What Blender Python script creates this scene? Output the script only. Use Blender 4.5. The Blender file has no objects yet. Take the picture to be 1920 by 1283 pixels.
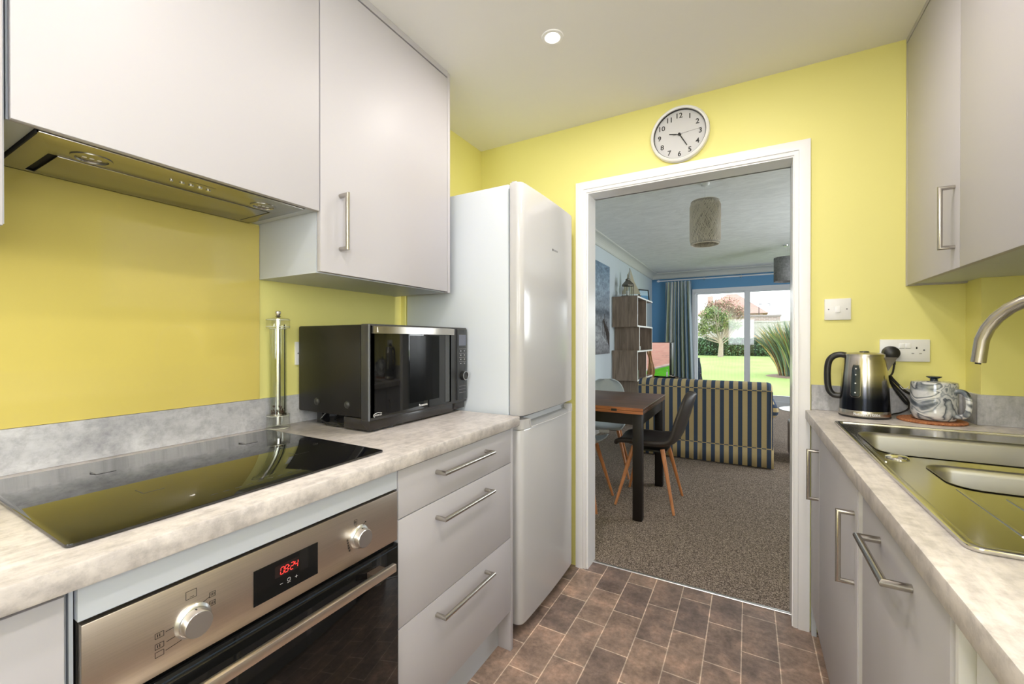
import bpy, bmesh, math, random
from mathutils import Vector, Matrix, Quaternion
random.seed(7)
PI = math.pi
SC = bpy.context.scene
COL = SC.collection

# ------------------------------------------------------------------ camera, world, lights, exposure
cam_d = bpy.data.cameras.new('camera'); cam = bpy.data.objects.new('camera', cam_d); COL.objects.link(cam)
cam.location = (0, 0, 1.235)
cam.rotation_euler = (math.radians(90 - .205), 0, math.radians(29.385))
cam_d.sensor_fit = 'HORIZONTAL'; cam_d.sensor_width = 36; cam_d.lens = 787 * 36 / 1920
cam_d.clip_start = .02; cam_d.clip_end = 400
SC.camera = cam

world = bpy.data.worlds.new('overcast_sky'); SC.world = world; world.use_nodes = True
_bg = world.node_tree.nodes['Background']
_bg.inputs['Color'].default_value = (.93, .965, 1, 1); _bg.inputs['Strength'].default_value = 4.6

SC.view_settings.view_transform = 'Standard'; SC.view_settings.look = 'None'
SC.view_settings.gamma = 1; SC.view_settings.use_curve_mapping = False
SC.view_settings.exposure = 0.08
SC.cycles.max_bounces = 12; SC.cycles.diffuse_bounces = 7; SC.cycles.glossy_bounces = 5
SC.cycles.transmission_bounces = 10; SC.cycles.transparent_max_bounces = 12
SC.cycles.sample_clamp_indirect = 6
SC.cycles.use_denoising = True
SC.cycles.caustics_refractive = False; SC.cycles.caustics_reflective = False

def area(name, loc, rot, sx, sy, power, color, portal=False, shape='RECTANGLE', spread=None):
    l = bpy.data.lights.new(name, 'AREA'); l.shape = shape; l.size = sx; l.size_y = sy
    l.energy = power; l.color = color
    if spread: l.spread = spread
    if portal: l.cycles.is_portal = True
    o = bpy.data.objects.new(name, l); COL.objects.link(o); o.location = loc; o.rotation_euler = rot
    return o
WIN_Y = (-1.6, .15); WIN_Z = (1.08, 2.12)
BWIN_X = (-.75, .25)
area('daylight_patio_door', (.45, 9.0, 1.1), (math.radians(-90), 0, 0), 2.8, 2.1, 1, (1, 1, 1), portal=True)
area('added_light_right_window', (.93, -.725, 1.6), (0, math.radians(90), 0), 1.0, 1.65, 15, (.95, .97, 1))  # lamp added in an unseen window to light the kitchen from the right
area('added_light_rear_window', (-.25, -2.2, 1.6), (math.radians(90), 0, 0), 1.0, 1.1, 19, (.95, .97, 1))  # lamp added behind the camera to brighten the doorway wall
area('added_light_living_window', (2.33, 5.4, 1.5), (0, math.radians(90), 0), 1.1, 2.0, 52, (.93, .97, 1))  # lamp added out of view to fill the living room
LAMPS = [(-.66, 1.49), (.02, 1.42), (-.42, .35), (.10, .35), (-.42, -.75), (.10, -.75)]
LAMP_W = 5.7
for x, y in LAMPS:
    area('downlight_lamp', (x, y, 2.392), (0, 0, 0), .07, .07, LAMP_W, (1, .93, .88), shape='DISK')
# ------------------------------------------------------------------ helpers
def V(*a): return Vector(a)

class MB:
    def __init__(s):
        s.v = []; s.f = []; s.mi = []; s.cur = 0
    def add(s, vs, fs):
        b = len(s.v); s.v += [tuple(v) for v in vs]
        for f in fs: s.f.append([i + b for i in f]); s.mi.append(s.cur)
        return s
    def box(s, x0, x1, y0, y1, z0, z1):
        if x0 > x1: x0, x1 = x1, x0
        if y0 > y1: y0, y1 = y1, y0
        if z0 > z1: z0, z1 = z1, z0
        return s.add([(x0,y0,z0),(x1,y0,z0),(x1,y1,z0),(x0,y1,z0),(x0,y0,z1),(x1,y0,z1),(x1,y1,z1),(x0,y1,z1)],
                     [(3,2,1,0),(4,5,6,7),(0,1,5,4),(1,2,6,5),(2,3,7,6),(3,0,4,7)])
    def obox(s, c, ax, ay, az, hx, hy, hz):
        c, ax, ay, az = Vector(c), Vector(ax).normalized(), Vector(ay).normalized(), Vector(az).normalized()
        vs = [c + ax*i*hx + ay*j*hy + az*k*hz for k in (-1,1) for i, j in ((-1,-1),(1,-1),(1,1),(-1,1))]
        return s.add(vs, [(3,2,1,0),(4,5,6,7),(0,1,5,4),(1,2,6,5),(2,3,7,6),(3,0,4,7)])
    def tube(s, pts, r, n=12, caps=True, closed=False, sq=1.0):
        pts = [Vector(p) for p in pts]; m = len(pts)
        rs = r if isinstance(r, (list, tuple)) else [r]*m
        dirs = [(pts[(i+1) % m]-pts[i]).normalized() for i in range(m if closed else m-1)]
        d0 = dirs[0]
        u = d0.cross(Vector((0,0,1)))
        if u.length < 1e-4: u = d0.cross(Vector((1,0,0)))
        u.normalize(); w = d0.cross(u)
        b = len(s.v)
        for i in range(m):
            if closed: din, dout = dirs[i-1], dirs[i]
            else: din = dirs[max(i-1,0)]; dout = dirs[min(i, m-2)]
            if i > 0 or closed:
                pass
            bis = (din + dout)
            bis = bis.normalized() if bis.length > 1e-6 else din
            for k in range(n):
                a = 2*PI*k/n
                o = (u*math.cos(a) + w*math.sin(a)*sq) * rs[i]
                dn = din.dot(bis)
                if abs(dn) > .2: o = o - din * (o.dot(bis)/dn)
                s.v.append(tuple(pts[i] + o))
            q = din.rotation_difference(dout); u = q @ u; w = q @ w
        segs = m if closed else m-1
        for i in range(segs):
            for k in range(n):
                k2 = (k+1) % n; j = (i+1) % m
                s.f.append([b+i*n+k, b+i*n+k2, b+j*n+k2, b+j*n+k]); s.mi.append(s.cur)
        if caps and not closed:
            s.f.append([b+k for k in range(n)][::-1]); s.mi.append(s.cur)
            s.f.append([b+(m-1)*n+k for k in range(n)]); s.mi.append(s.cur)
        return s
    def lathe(s, prof, c=(0,0,0), n=32, ax=(0,0,1), capb=True, capt=True):
        """prof: (r, h) list along axis ax"""
        ax = Vector(ax).normalized(); u = ax.orthogonal().normalized(); w = ax.cross(u); c = Vector(c)
        b = len(s.v); m = len(prof)
        for r, h in prof:
            for k in range(n):
                a = 2*PI*k/n
                s.v.append(tuple(c + ax*h + (u*math.cos(a)+w*math.sin(a))*r))
        for i in range(m-1):
            for k in range(n):
                k2 = (k+1) % n
                s.f.append([b+i*n+k, b+i*n+k2, b+(i+1)*n+k2, b+(i+1)*n+k]); s.mi.append(s.cur)
        if capb: s.f.append([b+k for k in range(n)][::-1]); s.mi.append(s.cur)
        if capt: s.f.append([b+(m-1)*n+k for k in range(n)]); s.mi.append(s.cur)
        return s
    def plate(s, outer, holes, z0, z1):
        """flat plate with holes; loops are (x,y) lists"""
        bm = bmesh.new(); loops = []
        for lp in [outer]+holes:
            vs = [bm.verts.new((x, y, 0)) for x, y in lp]
            loops.append(vs)
            for i in range(len(vs)): bm.edges.new((vs[i], vs[(i+1) % len(vs)]))
        bmesh.ops.triangle_fill(bm, edges=bm.edges[:], use_beauty=True, normal=(0,0,1))
        bm.verts.index_update(); bm.faces.ensure_lookup_table()
        nv = len(bm.verts); co = [v.co.copy() for v in bm.verts]
        fs = [[v.index for v in f.verts] if f.normal.z > 0 else [v.index for v in f.verts][::-1] for f in bm.faces]
        idx = [[v.index for v in lp] for lp in loops]
        bm.free()
        vs = [(c.x, c.y, z1) for c in co] + [(c.x, c.y, z0) for c in co]
        F = fs + [[i+nv for i in f][::-1] for f in fs]
        for lp in idx:
            for i in range(len(lp)):
                a, b_ = lp[i], lp[(i+1) % len(lp)]; F.append([a, b_, b_+nv, a+nv])
        return s.add(vs, F)
    def loft(s, rings, capa=False, capb=False):
        b = len(s.v); n = len(rings[0])
        for r in rings: s.v += [tuple(p) for p in r]
        for i in range(len(rings)-1):
            for k in range(n):
                k2 = (k+1) % n
                s.f.append([b+i*n+k, b+i*n+k2, b+(i+1)*n+k2, b+(i+1)*n+k]); s.mi.append(s.cur)
        if capa: s.f.append([b+k for k in range(n)][::-1]); s.mi.append(s.cur)
        if capb: s.f.append([b+(len(rings)-1)*n+k for k in range(n)]); s.mi.append(s.cur)
        return s
    def grid(s, P, flip=False):
        """P[i][j] points"""
        b = len(s.v); n = len(P[0])
        for r in P: s.v += [tuple(p) for p in r]
        for i in range(len(P)-1):
            for j in range(n-1):
                f = [b+i*n+j, b+i*n+j+1, b+(i+1)*n+j+1, b+(i+1)*n+j]
                s.f.append(f[::-1] if flip else f); s.mi.append(s.cur)
        return s
    def text(s, body, c, right, up, h, depth=.0004, w=None, align='CENTER', bold=0):
        cu = bpy.data.curves.new('t', 'FONT'); cu.body = body; cu.size = 1; cu.resolution_u = 3; cu.offset = bold
        o = bpy.data.objects.new('t', cu); COL.objects.link(o)
        bpy.context.view_layer.update()
        dg = bpy.context.evaluated_depsgraph_get()
        me = bpy.data.meshes.new_from_object(o.evaluated_get(dg))
        xs = [v.co.x for v in me.vertices]; ys = [v.co.y for v in me.vertices]
        x0, x1, y0, y1 = min(xs), max(xs), min(ys), max(ys)
        k = h/(y1-y0); kx = w/(x1-x0) if w else k
        R = Vector(right).normalized(); U = Vector(up).normalized(); N = R.cross(U); c = Vector(c)
        ox = (x0+x1)/2 if align == 'CENTER' else x0
        vs = [c + R*(v.co.x-ox)*kx + U*(v.co.y-(y0+y1)/2)*k + N*depth for v in me.vertices]
        s.add(vs, [list(p.vertices) for p in me.polygons])
        bpy.data.objects.remove(o); bpy.data.curves.remove(cu); bpy.data.meshes.remove(me)
        return s
    def build(s, name, mat, parent=None, bevel=0, seg=2, smooth=None, label=None, sub=0, solid=0, ang=35, org=None):
        me = bpy.data.meshes.new(name)
        off = Vector(parent['org']) if parent is not None and 'org' in parent else (Vector(org) if org else Vector((0,0,0)))
        me.from_pydata([tuple(Vector(v)-off) for v in s.v], [], s.f)
        mats = mat if isinstance(mat, (list, tuple)) else [mat]
        for m in mats: me.materials.append(m)
        if len(mats) > 1:
            for p, i in zip(me.polygons, s.mi): p.material_index = i
        bm = bmesh.new(); bm.from_mesh(me)
        bmesh.ops.recalc_face_normals(bm, faces=bm.faces[:])
        if bevel:
            es = [e for e in bm.edges if len(e.link_faces) == 2 and e.calc_face_angle(0) > math.radians(40)]
            bmesh.ops.bevel(bm, geom=es, offset=bevel, segments=seg, affect='EDGES', profile=.5, clamp_overlap=True)
        bm.to_mesh(me); bm.free()
        if smooth is None: smooth = bevel > 0
        if smooth:
            for p in me.polygons: p.use_smooth = True
            me.set_sharp_from_angle(angle=math.radians(ang))
        o = bpy.data.objects.new(name, me); COL.objects.link(o)
        o['org'] = tuple(off)
        if parent is not None:
            o.parent = parent
        else:
            o.location = off
        if solid:
            md = o.modifiers.new('s', 'SOLIDIFY'); md.thickness = solid; md.offset = 0
        if sub:
            md = o.modifiers.new('u', 'SUBSURF'); md.levels = sub; md.render_levels = sub
        if label: o['label'] = label
        return o

def sub_build(mb, name, mat, parent, **k):
    """child of a mesh part: same origin as the part"""
    o = mb.build(name, mat, parent, **k); return o

def tag(o, label, cat, group=None, kind=None):
    o['label'] = label; o['category'] = cat
    if group: o['group'] = group
    if kind: o['kind'] = kind
    return o
def thing(name, label, cat, loc=(0,0,0), group=None):
    o = bpy.data.objects.new(name, None); COL.objects.link(o); o.location = loc; o['org'] = tuple(loc)
    o.empty_display_size = .05
    return tag(o, label, cat, group)
def struct(name, mb, mat, **k):
    o = mb.build(name, mat, **k); o['kind'] = 'structure'; return o
def rrect(x0, x1, y0, y1, r, n=6):
    out = []
    for cx, cy, a0 in ((x1-r,y1-r,0),(x0+r,y1-r,90),(x0+r,y0+r,180),(x1-r,y0+r,270)):
        for i in range(n+1):
            a = math.radians(a0+90*i/n); out.append((cx+r*math.cos(a), cy+r*math.sin(a)))
    return out
def B(*a): return MB().box(*a)
def copy_tree(o, parent=None):
    c = o.copy(); COL.objects.link(c)
    if parent is not None: c.parent = parent
    for ch in list(o.children): copy_tree(ch, c)
    return c

# ------------------------------------------------------------------ materials
def lin(r, g, b):
    f = lambda c: (c/255/12.92) if c/255 <= .04045 else ((c/255+.055)/1.055)**2.4
    return (f(r), f(g), f(b), 1)
class M:
    def __init__(s, name):
        s.m = bpy.data.materials.new(name); s.m.use_nodes = True; s.nt = s.m.node_tree
        s.n = s.nt.nodes; s.l = s.nt.links; s.p = s.n['Principled BSDF']; s.co = None
    def node(s, t, **k):
        nd = s.n.new(t)
        for a, b in k.items():
            if a.startswith('_'): setattr(nd, a[1:], b)
            else: nd.inputs[a.replace('__', ' ')].default_value = b
        return nd
    def set(s, **k):
        for a, b in k.items(): s.p.inputs[a.replace('_', ' ')].default_value = b
        return s
    def coords(s, scale=(1,1,1), loc=(0,0,0), rot=(0,0,0)):
        tc = s.n.new('ShaderNodeTexCoord'); mp = s.n.new('ShaderNodeMapping')
        mp.inputs['Scale'].default_value = scale; mp.inputs['Location'].default_value = loc; mp.inputs['Rotation'].default_value = rot
        s.l.new(tc.outputs['Object'], mp.inputs['Vector']); return mp.outputs['Vector']
    def noise(s, vec, scale, detail=4, rough=.55, dist=0):
        nd = s.n.new('ShaderNodeTexNoise'); nd.inputs['Scale'].default_value = scale; nd.inputs['Detail'].default_value = detail
        nd.inputs['Roughness'].default_value = rough; nd.inputs['Distortion'].default_value = dist
        s.l.new(vec, nd.inputs['Vector']); return nd.outputs['Fac']
    def ramp(s, fac, stops, interp='LINEAR'):
        nd = s.n.new('ShaderNodeValToRGB'); cr = nd.color_ramp; cr.interpolation = interp
        while len(cr.elements) > 1: cr.elements.remove(cr.elements[0])
        cr.elements[0].position = stops[0][0]; cr.elements[0].color = stops[0][1]
        for p, c in stops[1:]:
            e = cr.elements.new(p); e.color = c
        s.l.new(fac, nd.inputs['Fac']); return nd.outputs['Color']
    def mix(s, a, b, fac, mode='MIX'):
        nd = s.n.new('ShaderNodeMix'); nd.data_type = 'RGBA'; nd.blend_type = mode
        for sock, val in ((nd.inputs[0], fac), (nd.inputs[6], a), (nd.inputs[7], b)):
            if isinstance(val, (int, float, tuple)): sock.default_value = val
            else: s.l.new(val, sock)
        return nd.outputs[2]
    def color(s, out): s.l.new(out, s.p.inputs['Base Color']); return s
    def rough(s, fac, lo, hi):
        nd = s.n.new('ShaderNodeMapRange'); nd.inputs[3].default_value = lo; nd.inputs[4].default_value = hi
        s.l.new(fac, nd.inputs[0]); s.l.new(nd.outputs[0], s.p.inputs['Roughness']); return s
    def bump(s, fac, strength=.2, dist=.002):
        nd = s.n.new('ShaderNodeBump'); nd.inputs['Strength'].default_value = strength; nd.inputs['Distance'].default_value = dist
        s.l.new(fac, nd.inputs['Height']); s.l.new(nd.outputs['Normal'], s.p.inputs['Normal']); return s
def plain(name, c, rough=.5, metal=0, **k):
    m = M(name); m.set(Base_Color=c, Roughness=rough, Metallic=metal, **k)
    if metal < .5:
        v = m.coords(); f = m.noise(v, 60, 2); m.rough(f, max(rough-.04, 0), min(rough+.04, 1))
    return m.m
def paint(name, c, rough=.55, mottle=.05, bump=.05):
    m = M(name); m.set(Roughness=rough)
    v = m.coords(); f = m.noise(v, 1.3, 3)
    d = tuple(x*(1-mottle) for x in c[:3])+(1,)
    m.color(m.ramp(f, [(.3, d), (.7, c)])); m.bump(m.noise(v, 220, 3), bump, .001)
    return m.m
def brushed(name, c, rough=.28, stretch=(400, 6, 400)):
    m = M(name); m.set(Metallic=1.0)
    v = m.coords(stretch); f = m.noise(v, 1, 3)
    m.color(m.ramp(f, [(.3, tuple(x*.9 for x in c[:3])+(1,)), (.7, c)])); m.rough(f, rough-.05, rough+.06); m.bump(f, .04, .0005)
    return m.m
def wood(name, c1, c2, scale=(1, 12, 12), rough=.5):
    m = M(name); m.set(Roughness=rough)
    v = m.coords(scale); f = m.noise(v, 1.6, 6, .6, .8)
    m.color(m.ramp(f, [(.3, c1), (.68, c2)])); m.bump(f, .08, .001)
    return m.m

YEL = (.81, .76, .27, 1)
m_yellow = paint('yellow_wall_paint', YEL, .5, .03)
m_splash = M('ochre_glass_splashback').set(Base_Color=(.62, .51, .13, 1), Roughness=.25, Coat_Weight=1.0, Coat_Roughness=.02, Coat_IOR=1.5)
_f = m_splash.noise(m_splash.coords(), 2, 2); m_splash.rough(_f, .2, .3); m_splash = m_splash.m
m_ceil = paint('white_ceiling_paint', (.80, .79, .78, 1), .7, .02)
m_lceil = M('textured_living_ceiling').set(Roughness=.8)
_v = m_lceil.coords((1, 2.2, 1)); _f = m_lceil.noise(_v, 5, 6, .6, 1.2)
m_lceil.color(m_lceil.ramp(_f, [(.35, (.70, .71, .70, 1)), (.65, (.80, .81, .80, 1))])).bump(_f, .6, .012); m_lceil = m_lceil.m
m_cab = paint('light_grey_cabinet_front', (.475, .458, .485, 1), .5, .012, .01)
m_carc = paint('pale_grey_cabinet_body', (.52, .55, .605, 1), .42, .012, .01)
m_edge = plain('cabinet_gap_dark', (.12, .12, .13, 1), .6)
m_white = plain('white_gloss_paint', (.87, .87, .89, 1), .25)
m_plast = plain('white_plastic', (.80, .80, .80, 1), .3)
m_appl = plain('white_enamel_dimmed', (.53, .525, .535, 1), .16)  # white toned down so the fridge front looks less lit than its side
m_appl_side = paint('white_enamel_lit_side', (.60, .64, .70, 1), .35, .01, .01)  # same white, lighter and bluer, to offset yellow bounce on the lit side
m_black = plain('black_plastic', (.012, .012, .012, 1), .35)
m_dark = plain('dark_recess', (.004, .004, .004, 1), .8)
m_bgloss = plain('black_gloss', (.006, .006, .006, 1), .03)
m_hob = plain('black_ceramic_glass', (.005, .005, .006, 1), .03, Specular_IOR_Level=1.0)
m_steel = plain('satin_steel', (.47, .44, .40, 1), .27, 1)
m_steel_p = brushed('brushed_steel_oven_panel', (.66, .57, .49, 1), .36, (500, 3, 500))
m_hoodst = brushed('brushed_steel_hood', (.42, .40, .36, 1), .24, (300, 4, 300))
m_sink = plain('satin_sink_steel', (.60, .58, .54, 1), .17, 1)
m_bowl = plain('darkened_bowl_steel', (.36, .345, .32, 1), .33, 1)  # sink steel darkened, bowl shade put into the colour
m_chrome = plain('polished_chrome', (.75, .75, .76, 1), .08, 1)
m_alu = plain('satin_aluminium', (.72, .72, .72, 1), .3, 1)
m_ink = plain('black_ink', (.01, .01, .01, 1), .5)
m_grey_ink = plain('light_grey_ink', (.5, .5, .52, 1), .5)
m_orange_w = plain('warm_white', (.8, .75, .65, 1), .4)

def emis(name, c, s):
    m = M(name); m.set(Base_Color=(0,0,0,1), Emission_Color=c, Emission_Strength=s); return m.m
m_red = emis('red_digit_glow', (1, .05, .04, 1), 1.6)
m_lens = emis('lit_lamp_lens', (1, .93, .82, 1), 9)

def glass_thin(name, tint=(1,1,1,1), ior=1.45, rough=0.0):
    m = M(name); n, l = m.n, m.l
    tr = n.new('ShaderNodeBsdfTransparent'); tr.inputs[0].default_value = tint
    gl = n.new('ShaderNodeBsdfGlossy'); gl.inputs['Roughness'].default_value = rough
    lw = n.new('ShaderNodeLayerWeight'); lw.inputs['Blend'].default_value = .5
    pw = n.new('ShaderNodeMath'); pw.operation = 'POWER'; pw.inputs[1].default_value = 4.5; l.new(lw.outputs['Facing'], pw.inputs[0])
    fr = n.new('ShaderNodeMath'); fr.operation = 'MULTIPLY_ADD'; f0 = ((ior-1)/(ior+1))**2; fr.inputs[1].default_value = 1-f0; fr.inputs[2].default_value = f0; l.new(pw.outputs[0], fr.inputs[0])
    mx = n.new('ShaderNodeMixShader'); l.new(fr.outputs[0], mx.inputs[0]); l.new(tr.outputs[0], mx.inputs[1]); l.new(gl.outputs[0], mx.inputs[2])
    l.new(mx.outputs[0], n['Material Output'].inputs['Surface']); return m.m
m_pane = glass_thin('window_glass', (.97, .985, .98, 1))
m_acr = glass_thin('clear_acrylic', (.93, .94, .90, 1), 1.5)
m_acr2 = glass_thin('thick_clear_acrylic', (.955, .96, .93, 1), 1.7)

def concrete(name, a, b, c, rough=.42):
    m = M(name); v = m.coords((1, 1, 1)); n1 = m.noise(v, 5, 9, .62, .3); n2 = m.noise(v, 42, 8, .7)
    n3 = m.noise(m.coords((70, 11, 26)), 1, 6, .7)
    c1 = m.ramp(n1, [(.33, a), (.52, b), (.7, c)])
    c2 = m.mix(c1, m.ramp(n2, [(.35, (.5,.5,.51,1)), (.55, (1,1,1,1))]), .5, 'MULTIPLY')
    c3 = m.mix(c2, m.ramp(n3, [(.35, (.74,.74,.75,1)), (.6, (1,1,1,1))]), .75, 'MULTIPLY')
    m.color(c3); m.rough(n2, rough-.06, rough+.08); m.bump(n2, .05, .0008); return m.m
m_wtop = concrete('pale_stone_laminate', (.52,.475,.45,1), (.66,.61,.585,1), (.78,.72,.69,1), .36)
m_upst = concrete('grey_concrete_laminate', (.38,.38,.40,1), (.52,.52,.54,1), (.66,.66,.68,1), .5)

# brick-laid vinyl tiles
m = M('brown_brick_laid_vinyl'); tc = m.n.new('ShaderNodeTexCoord'); sx = m.n.new('ShaderNodeSeparateXYZ'); m.l.new(tc.outputs['Object'], sx.inputs[0])
ax = m.n.new('ShaderNodeMath'); ax.inputs[1].default_value = .0348+.2576*12; m.l.new(sx.outputs['Y'], ax.inputs[0])
ay = m.n.new('ShaderNodeMath'); ay.inputs[1].default_value = .022+.1288*12; m.l.new(sx.outputs['X'], ay.inputs[0])
cb = m.n.new('ShaderNodeCombineXYZ'); m.l.new(ax.outputs[0], cb.inputs[0]); m.l.new(ay.outputs[0], cb.inputs[1])
bk = m.n.new('ShaderNodeTexBrick'); bk.offset = .5; bk.offset_frequency = 2; bk.squash = 1
for k, v_ in (('Scale', 1), ('Mortar Size', .0022), ('Mortar Smooth', .1), ('Bias', 0), ('Brick Width', .2576), ('Row Height', .1288)): bk.inputs[k].default_value = v_
bk.inputs['Color1'].default_value = (.35, .245, .19, 1); bk.inputs['Color2'].default_value = (.20, .148, .128, 1); bk.inputs['Mortar'].default_value = (.62, .50, .40, 1)
m.l.new(cb.outputs[0], bk.inputs['Vector'])
n1 = m.noise(m.coords(), 9, 8, .65, .4); n2 = m.noise(m.coords(), 45, 7, .75)
cc = m.mix(bk.outputs['Color'], m.ramp(n1, [(.32, (.5,.5,.52,1)), (.5, (1,1,1,1)), (.68, (1.7,1.55,1.45,1))]), .8, 'MULTIPLY')
cc = m.mix(cc, m.ramp(n2, [(.35, (.62,.60,.60,1)), (.62, (1.25,1.25,1.25,1))]), .7, 'MULTIPLY')
m.color(cc).rough(n1, .34, .5).bump(bk.outputs['Fac'], -.15, .001); m_tile = m.m

m = M('speckled_brown_carpet'); v = m.coords(); n1 = m.noise(v, 150, 3, .85); n2 = m.noise(v, 230, 2, .9); n3 = m.noise(v, 2, 3)
c = m.ramp(n1, [(.38, (.06,.045,.036,1)), (.5, (.20,.155,.125,1)), (.60, (.48,.39,.32,1))])
c = m.mix(c, m.ramp(n2, [(.35, (.5,.5,.5,1)), (.65, (1.5,1.5,1.5,1))]), .6, 'MULTIPLY')
m.color(c).set(Roughness=1.0, Specular_IOR_Level=.1); m.bump(n1, .7, .006); m_carpet = m.m

m_blue = paint('blue_feature_wall', (.13, .33, .58, 1), .6, .03)
m_lwall = paint('pale_blue_grey_wall', (.60, .67, .72, 1), .6, .04)
m_cove = paint('cream_coving', (.62, .63, .60, 1), .6, .03)
m_upvc = plain('white_upvc', (.72, .74, .80, 1), .35)
m_oak = wood('grey_oak_board', (.15,.105,.075,1), (.31,.235,.18,1), (14, 14, 1.4), .55)
m_tabtop = wood('dark_reclaimed_table_wood', (.035,.018,.011,1), (.16,.075,.045,1), (1.2, 14, 14), .35)
m_tabedge = wood('orange_brown_table_edge', (.24,.075,.025,1), (.42,.15,.055,1), (2, 30, 30), .4)
m_espresso = plain('black_brown_stained_wood', (.008, .005, .004, 1), .5, Specular_IOR_Level=.3)
m_beech = wood('orange_beech', (.42,.155,.055,1), (.60,.25,.10,1), (30, 30, 3), .4)
m_leather = plain('dark_grey_brown_leather', (.042, .034, .032, 1), .45, Specular_IOR_Level=.4)
m_shellw = plain('pale_grey_shell', (.50, .54, .57, 1), .35)
m_brownl = plain('dark_brown_leather', (.05, .02, .014, 1), .45)

def stripes(name, axis, cols, period, rough=.9, off=0.0):
    m = M(name); tc = m.n.new('ShaderNodeTexCoord'); sp = m.n.new('ShaderNodeSeparateXYZ'); m.l.new(tc.outputs['Object'], sp.inputs[0])
    a = m.n.new('ShaderNodeMath'); a.operation = 'MULTIPLY_ADD'; a.inputs[1].default_value = 1/period; a.inputs[2].default_value = 100+off; m.l.new(sp.outputs[axis], a.inputs[0])
    fr = m.n.new('ShaderNodeMath'); fr.operation = 'FRACT'; m.l.new(a.outputs[0], fr.inputs[0])
    base = m.ramp(fr.outputs[0], cols, 'CONSTANT')
    w = m.noise(m.coords(), 260, 3, .7); c = m.mix(base, m.ramp(w, [(.3, (.8,.8,.8,1)), (.65, (1.1,1.1,1.1,1))]), .6, 'MULTIPLY')
    m.color(c).set(Roughness=rough, Specular_IOR_Level=.2); m.bump(w, .2, .001); return m.m
NAVY = (.06, .085, .145, 1); CREAM = (.56, .44, .25, 1)
m_sofax = stripes('navy_and_tan_stripe_fabric', 'X', [(0, CREAM), (.54, NAVY)], .0805, off=.30)
m_sofap = stripes('striped_piping', 'X', [(0, CREAM), (.54, NAVY)], .0805, off=.80)
m_sofay = stripes('navy_and_tan_stripe_fabric_sideways', 'Z', [(0, CREAM), (.54, NAVY)], .075)

# ------------------------------------------------------------------ setting: kitchen shell
WX = -1.47; RX = .865; DY = 2.175; CZ = 2.405; BY = -2.3
struct('floor', B(-1.6, 1.0, BY-.1, 2.262, -.05, 0), m_tile)
struct('ceiling', B(-1.6, 1.0, BY-.1, 2.25, CZ, CZ+.1), m_ceil)
struct('wall_left', B(WX-.12, WX, BY-.1, DY+.02, 0, CZ), m_yellow)
struct('trim_1', B(WX, WX+.026, 1.512, DY, 0, CZ), m_yellow)      # boxed strip beside the fridge
OX0, OX1, OZ = -.752, .166, 2.024                                   # lining faces of the door opening
w = MB().box(WX-.12, OX0-.02, DY, 2.285, 0, 2.62).box(OX1+.02, 2.4, DY, 2.285, 0, 2.62).box(OX0-.02, OX1+.02, DY, 2.285, OZ+.02, 2.62)
struct('wall_front', w, m_yellow)
# right and rear walls, each with an unseen window added for its light
w = MB().box(RX, RX+.12, BY, WIN_Y[0], 0, CZ).box(RX, RX+.12, WIN_Y[1], DY, 0, CZ).box(RX, RX+.12, WIN_Y[0], WIN_Y[1], 0, WIN_Z[0]).box(RX, RX+.12, WIN_Y[0], WIN_Y[1], WIN_Z[1], CZ)
struct('wall_right', w, m_yellow)
w = MB().box(WX, BWIN_X[0], BY-.1, BY, 0, CZ).box(BWIN_X[1], RX, BY-.1, BY, 0, CZ).box(BWIN_X[0], BWIN_X[1], BY-.1, BY, 0, 1.05).box(BWIN_X[0], BWIN_X[1], BY-.1, BY, 2.15, CZ)
struct('wall_back', w, m_yellow)
f = MB().plate(rrect(WIN_Y[0], WIN_Y[1], WIN_Z[0], WIN_Z[1], .001, 1), [rrect(WIN_Y[0]+.05, -.75, WIN_Z[0]+.05, WIN_Z[1]-.05, .002, 1), rrect(-.69, WIN_Y[1]-.05, WIN_Z[0]+.05, WIN_Z[1]-.05, .002, 1)], 0, .05)
f.v = [(RX+.07+z, x, y) for x, y, z in f.v]
win2 = struct('unseen_window_2', f, m_upvc)
B(RX+.09, RX+.096, WIN_Y[0]+.05, WIN_Y[1]-.05, WIN_Z[0]+.05, WIN_Z[1]-.05).build('window_glass', m_pane, win2)
f = MB().plate(rrect(BWIN_X[0], BWIN_X[1], 1.05, 2.15, .001, 1), [rrect(BWIN_X[0]+.05, BWIN_X[1]-.05, 1.1, 2.1, .002, 1)], 0, .05)
f.v = [(x, BY-.07+z, y) for x, y, z in f.v]
win3 = struct('unseen_window_3', f, m_upvc)
B(BWIN_X[0]+.05, BWIN_X[1]-.05, BY-.05, BY-.044, 1.1, 2.1).build('window_glass', m_pane, win3)
# boxed corner at right
struct('trim_2', B(.700, RX, 2.058, DY, 0, CZ), m_yellow)
# door lining and architrave
d = thing('door_1', 'white painted door lining and architrave without a door', 'doorway', (OX0, DY, 0)); d['kind'] = 'structure'; del d['category']; del d['label']
MB().box(OX0-.02, OX0, DY-.004, 2.292, 0, OZ+.02).box(OX1, OX1+.02, DY-.004, 2.292, 0, OZ+.02).box(OX0, OX1, DY-.004, 2.292, OZ, OZ+.02).build('door_lining', m_white, d)
AX0, AX1, AZ = -.819, .228, 2.088
a = MB()
for t0, t1, y0 in ((0, .041, DY-.017), (.041, .058, DY-.012)):
    prof = [(t0, y0), (t1, y0), (t1, DY-.0002), (t0, DY-.0002)]
    a.loft([[(AX0+t, y, 0) for t, y in prof], [(AX0+t, y, AZ-t) for t, y in prof], [(AX1-t, y, AZ-t) for t, y in prof], [(AX1-t, y, 0) for t, y in prof]], True, True)
a.build('architrave', m_white, d, bevel=.002)
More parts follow.
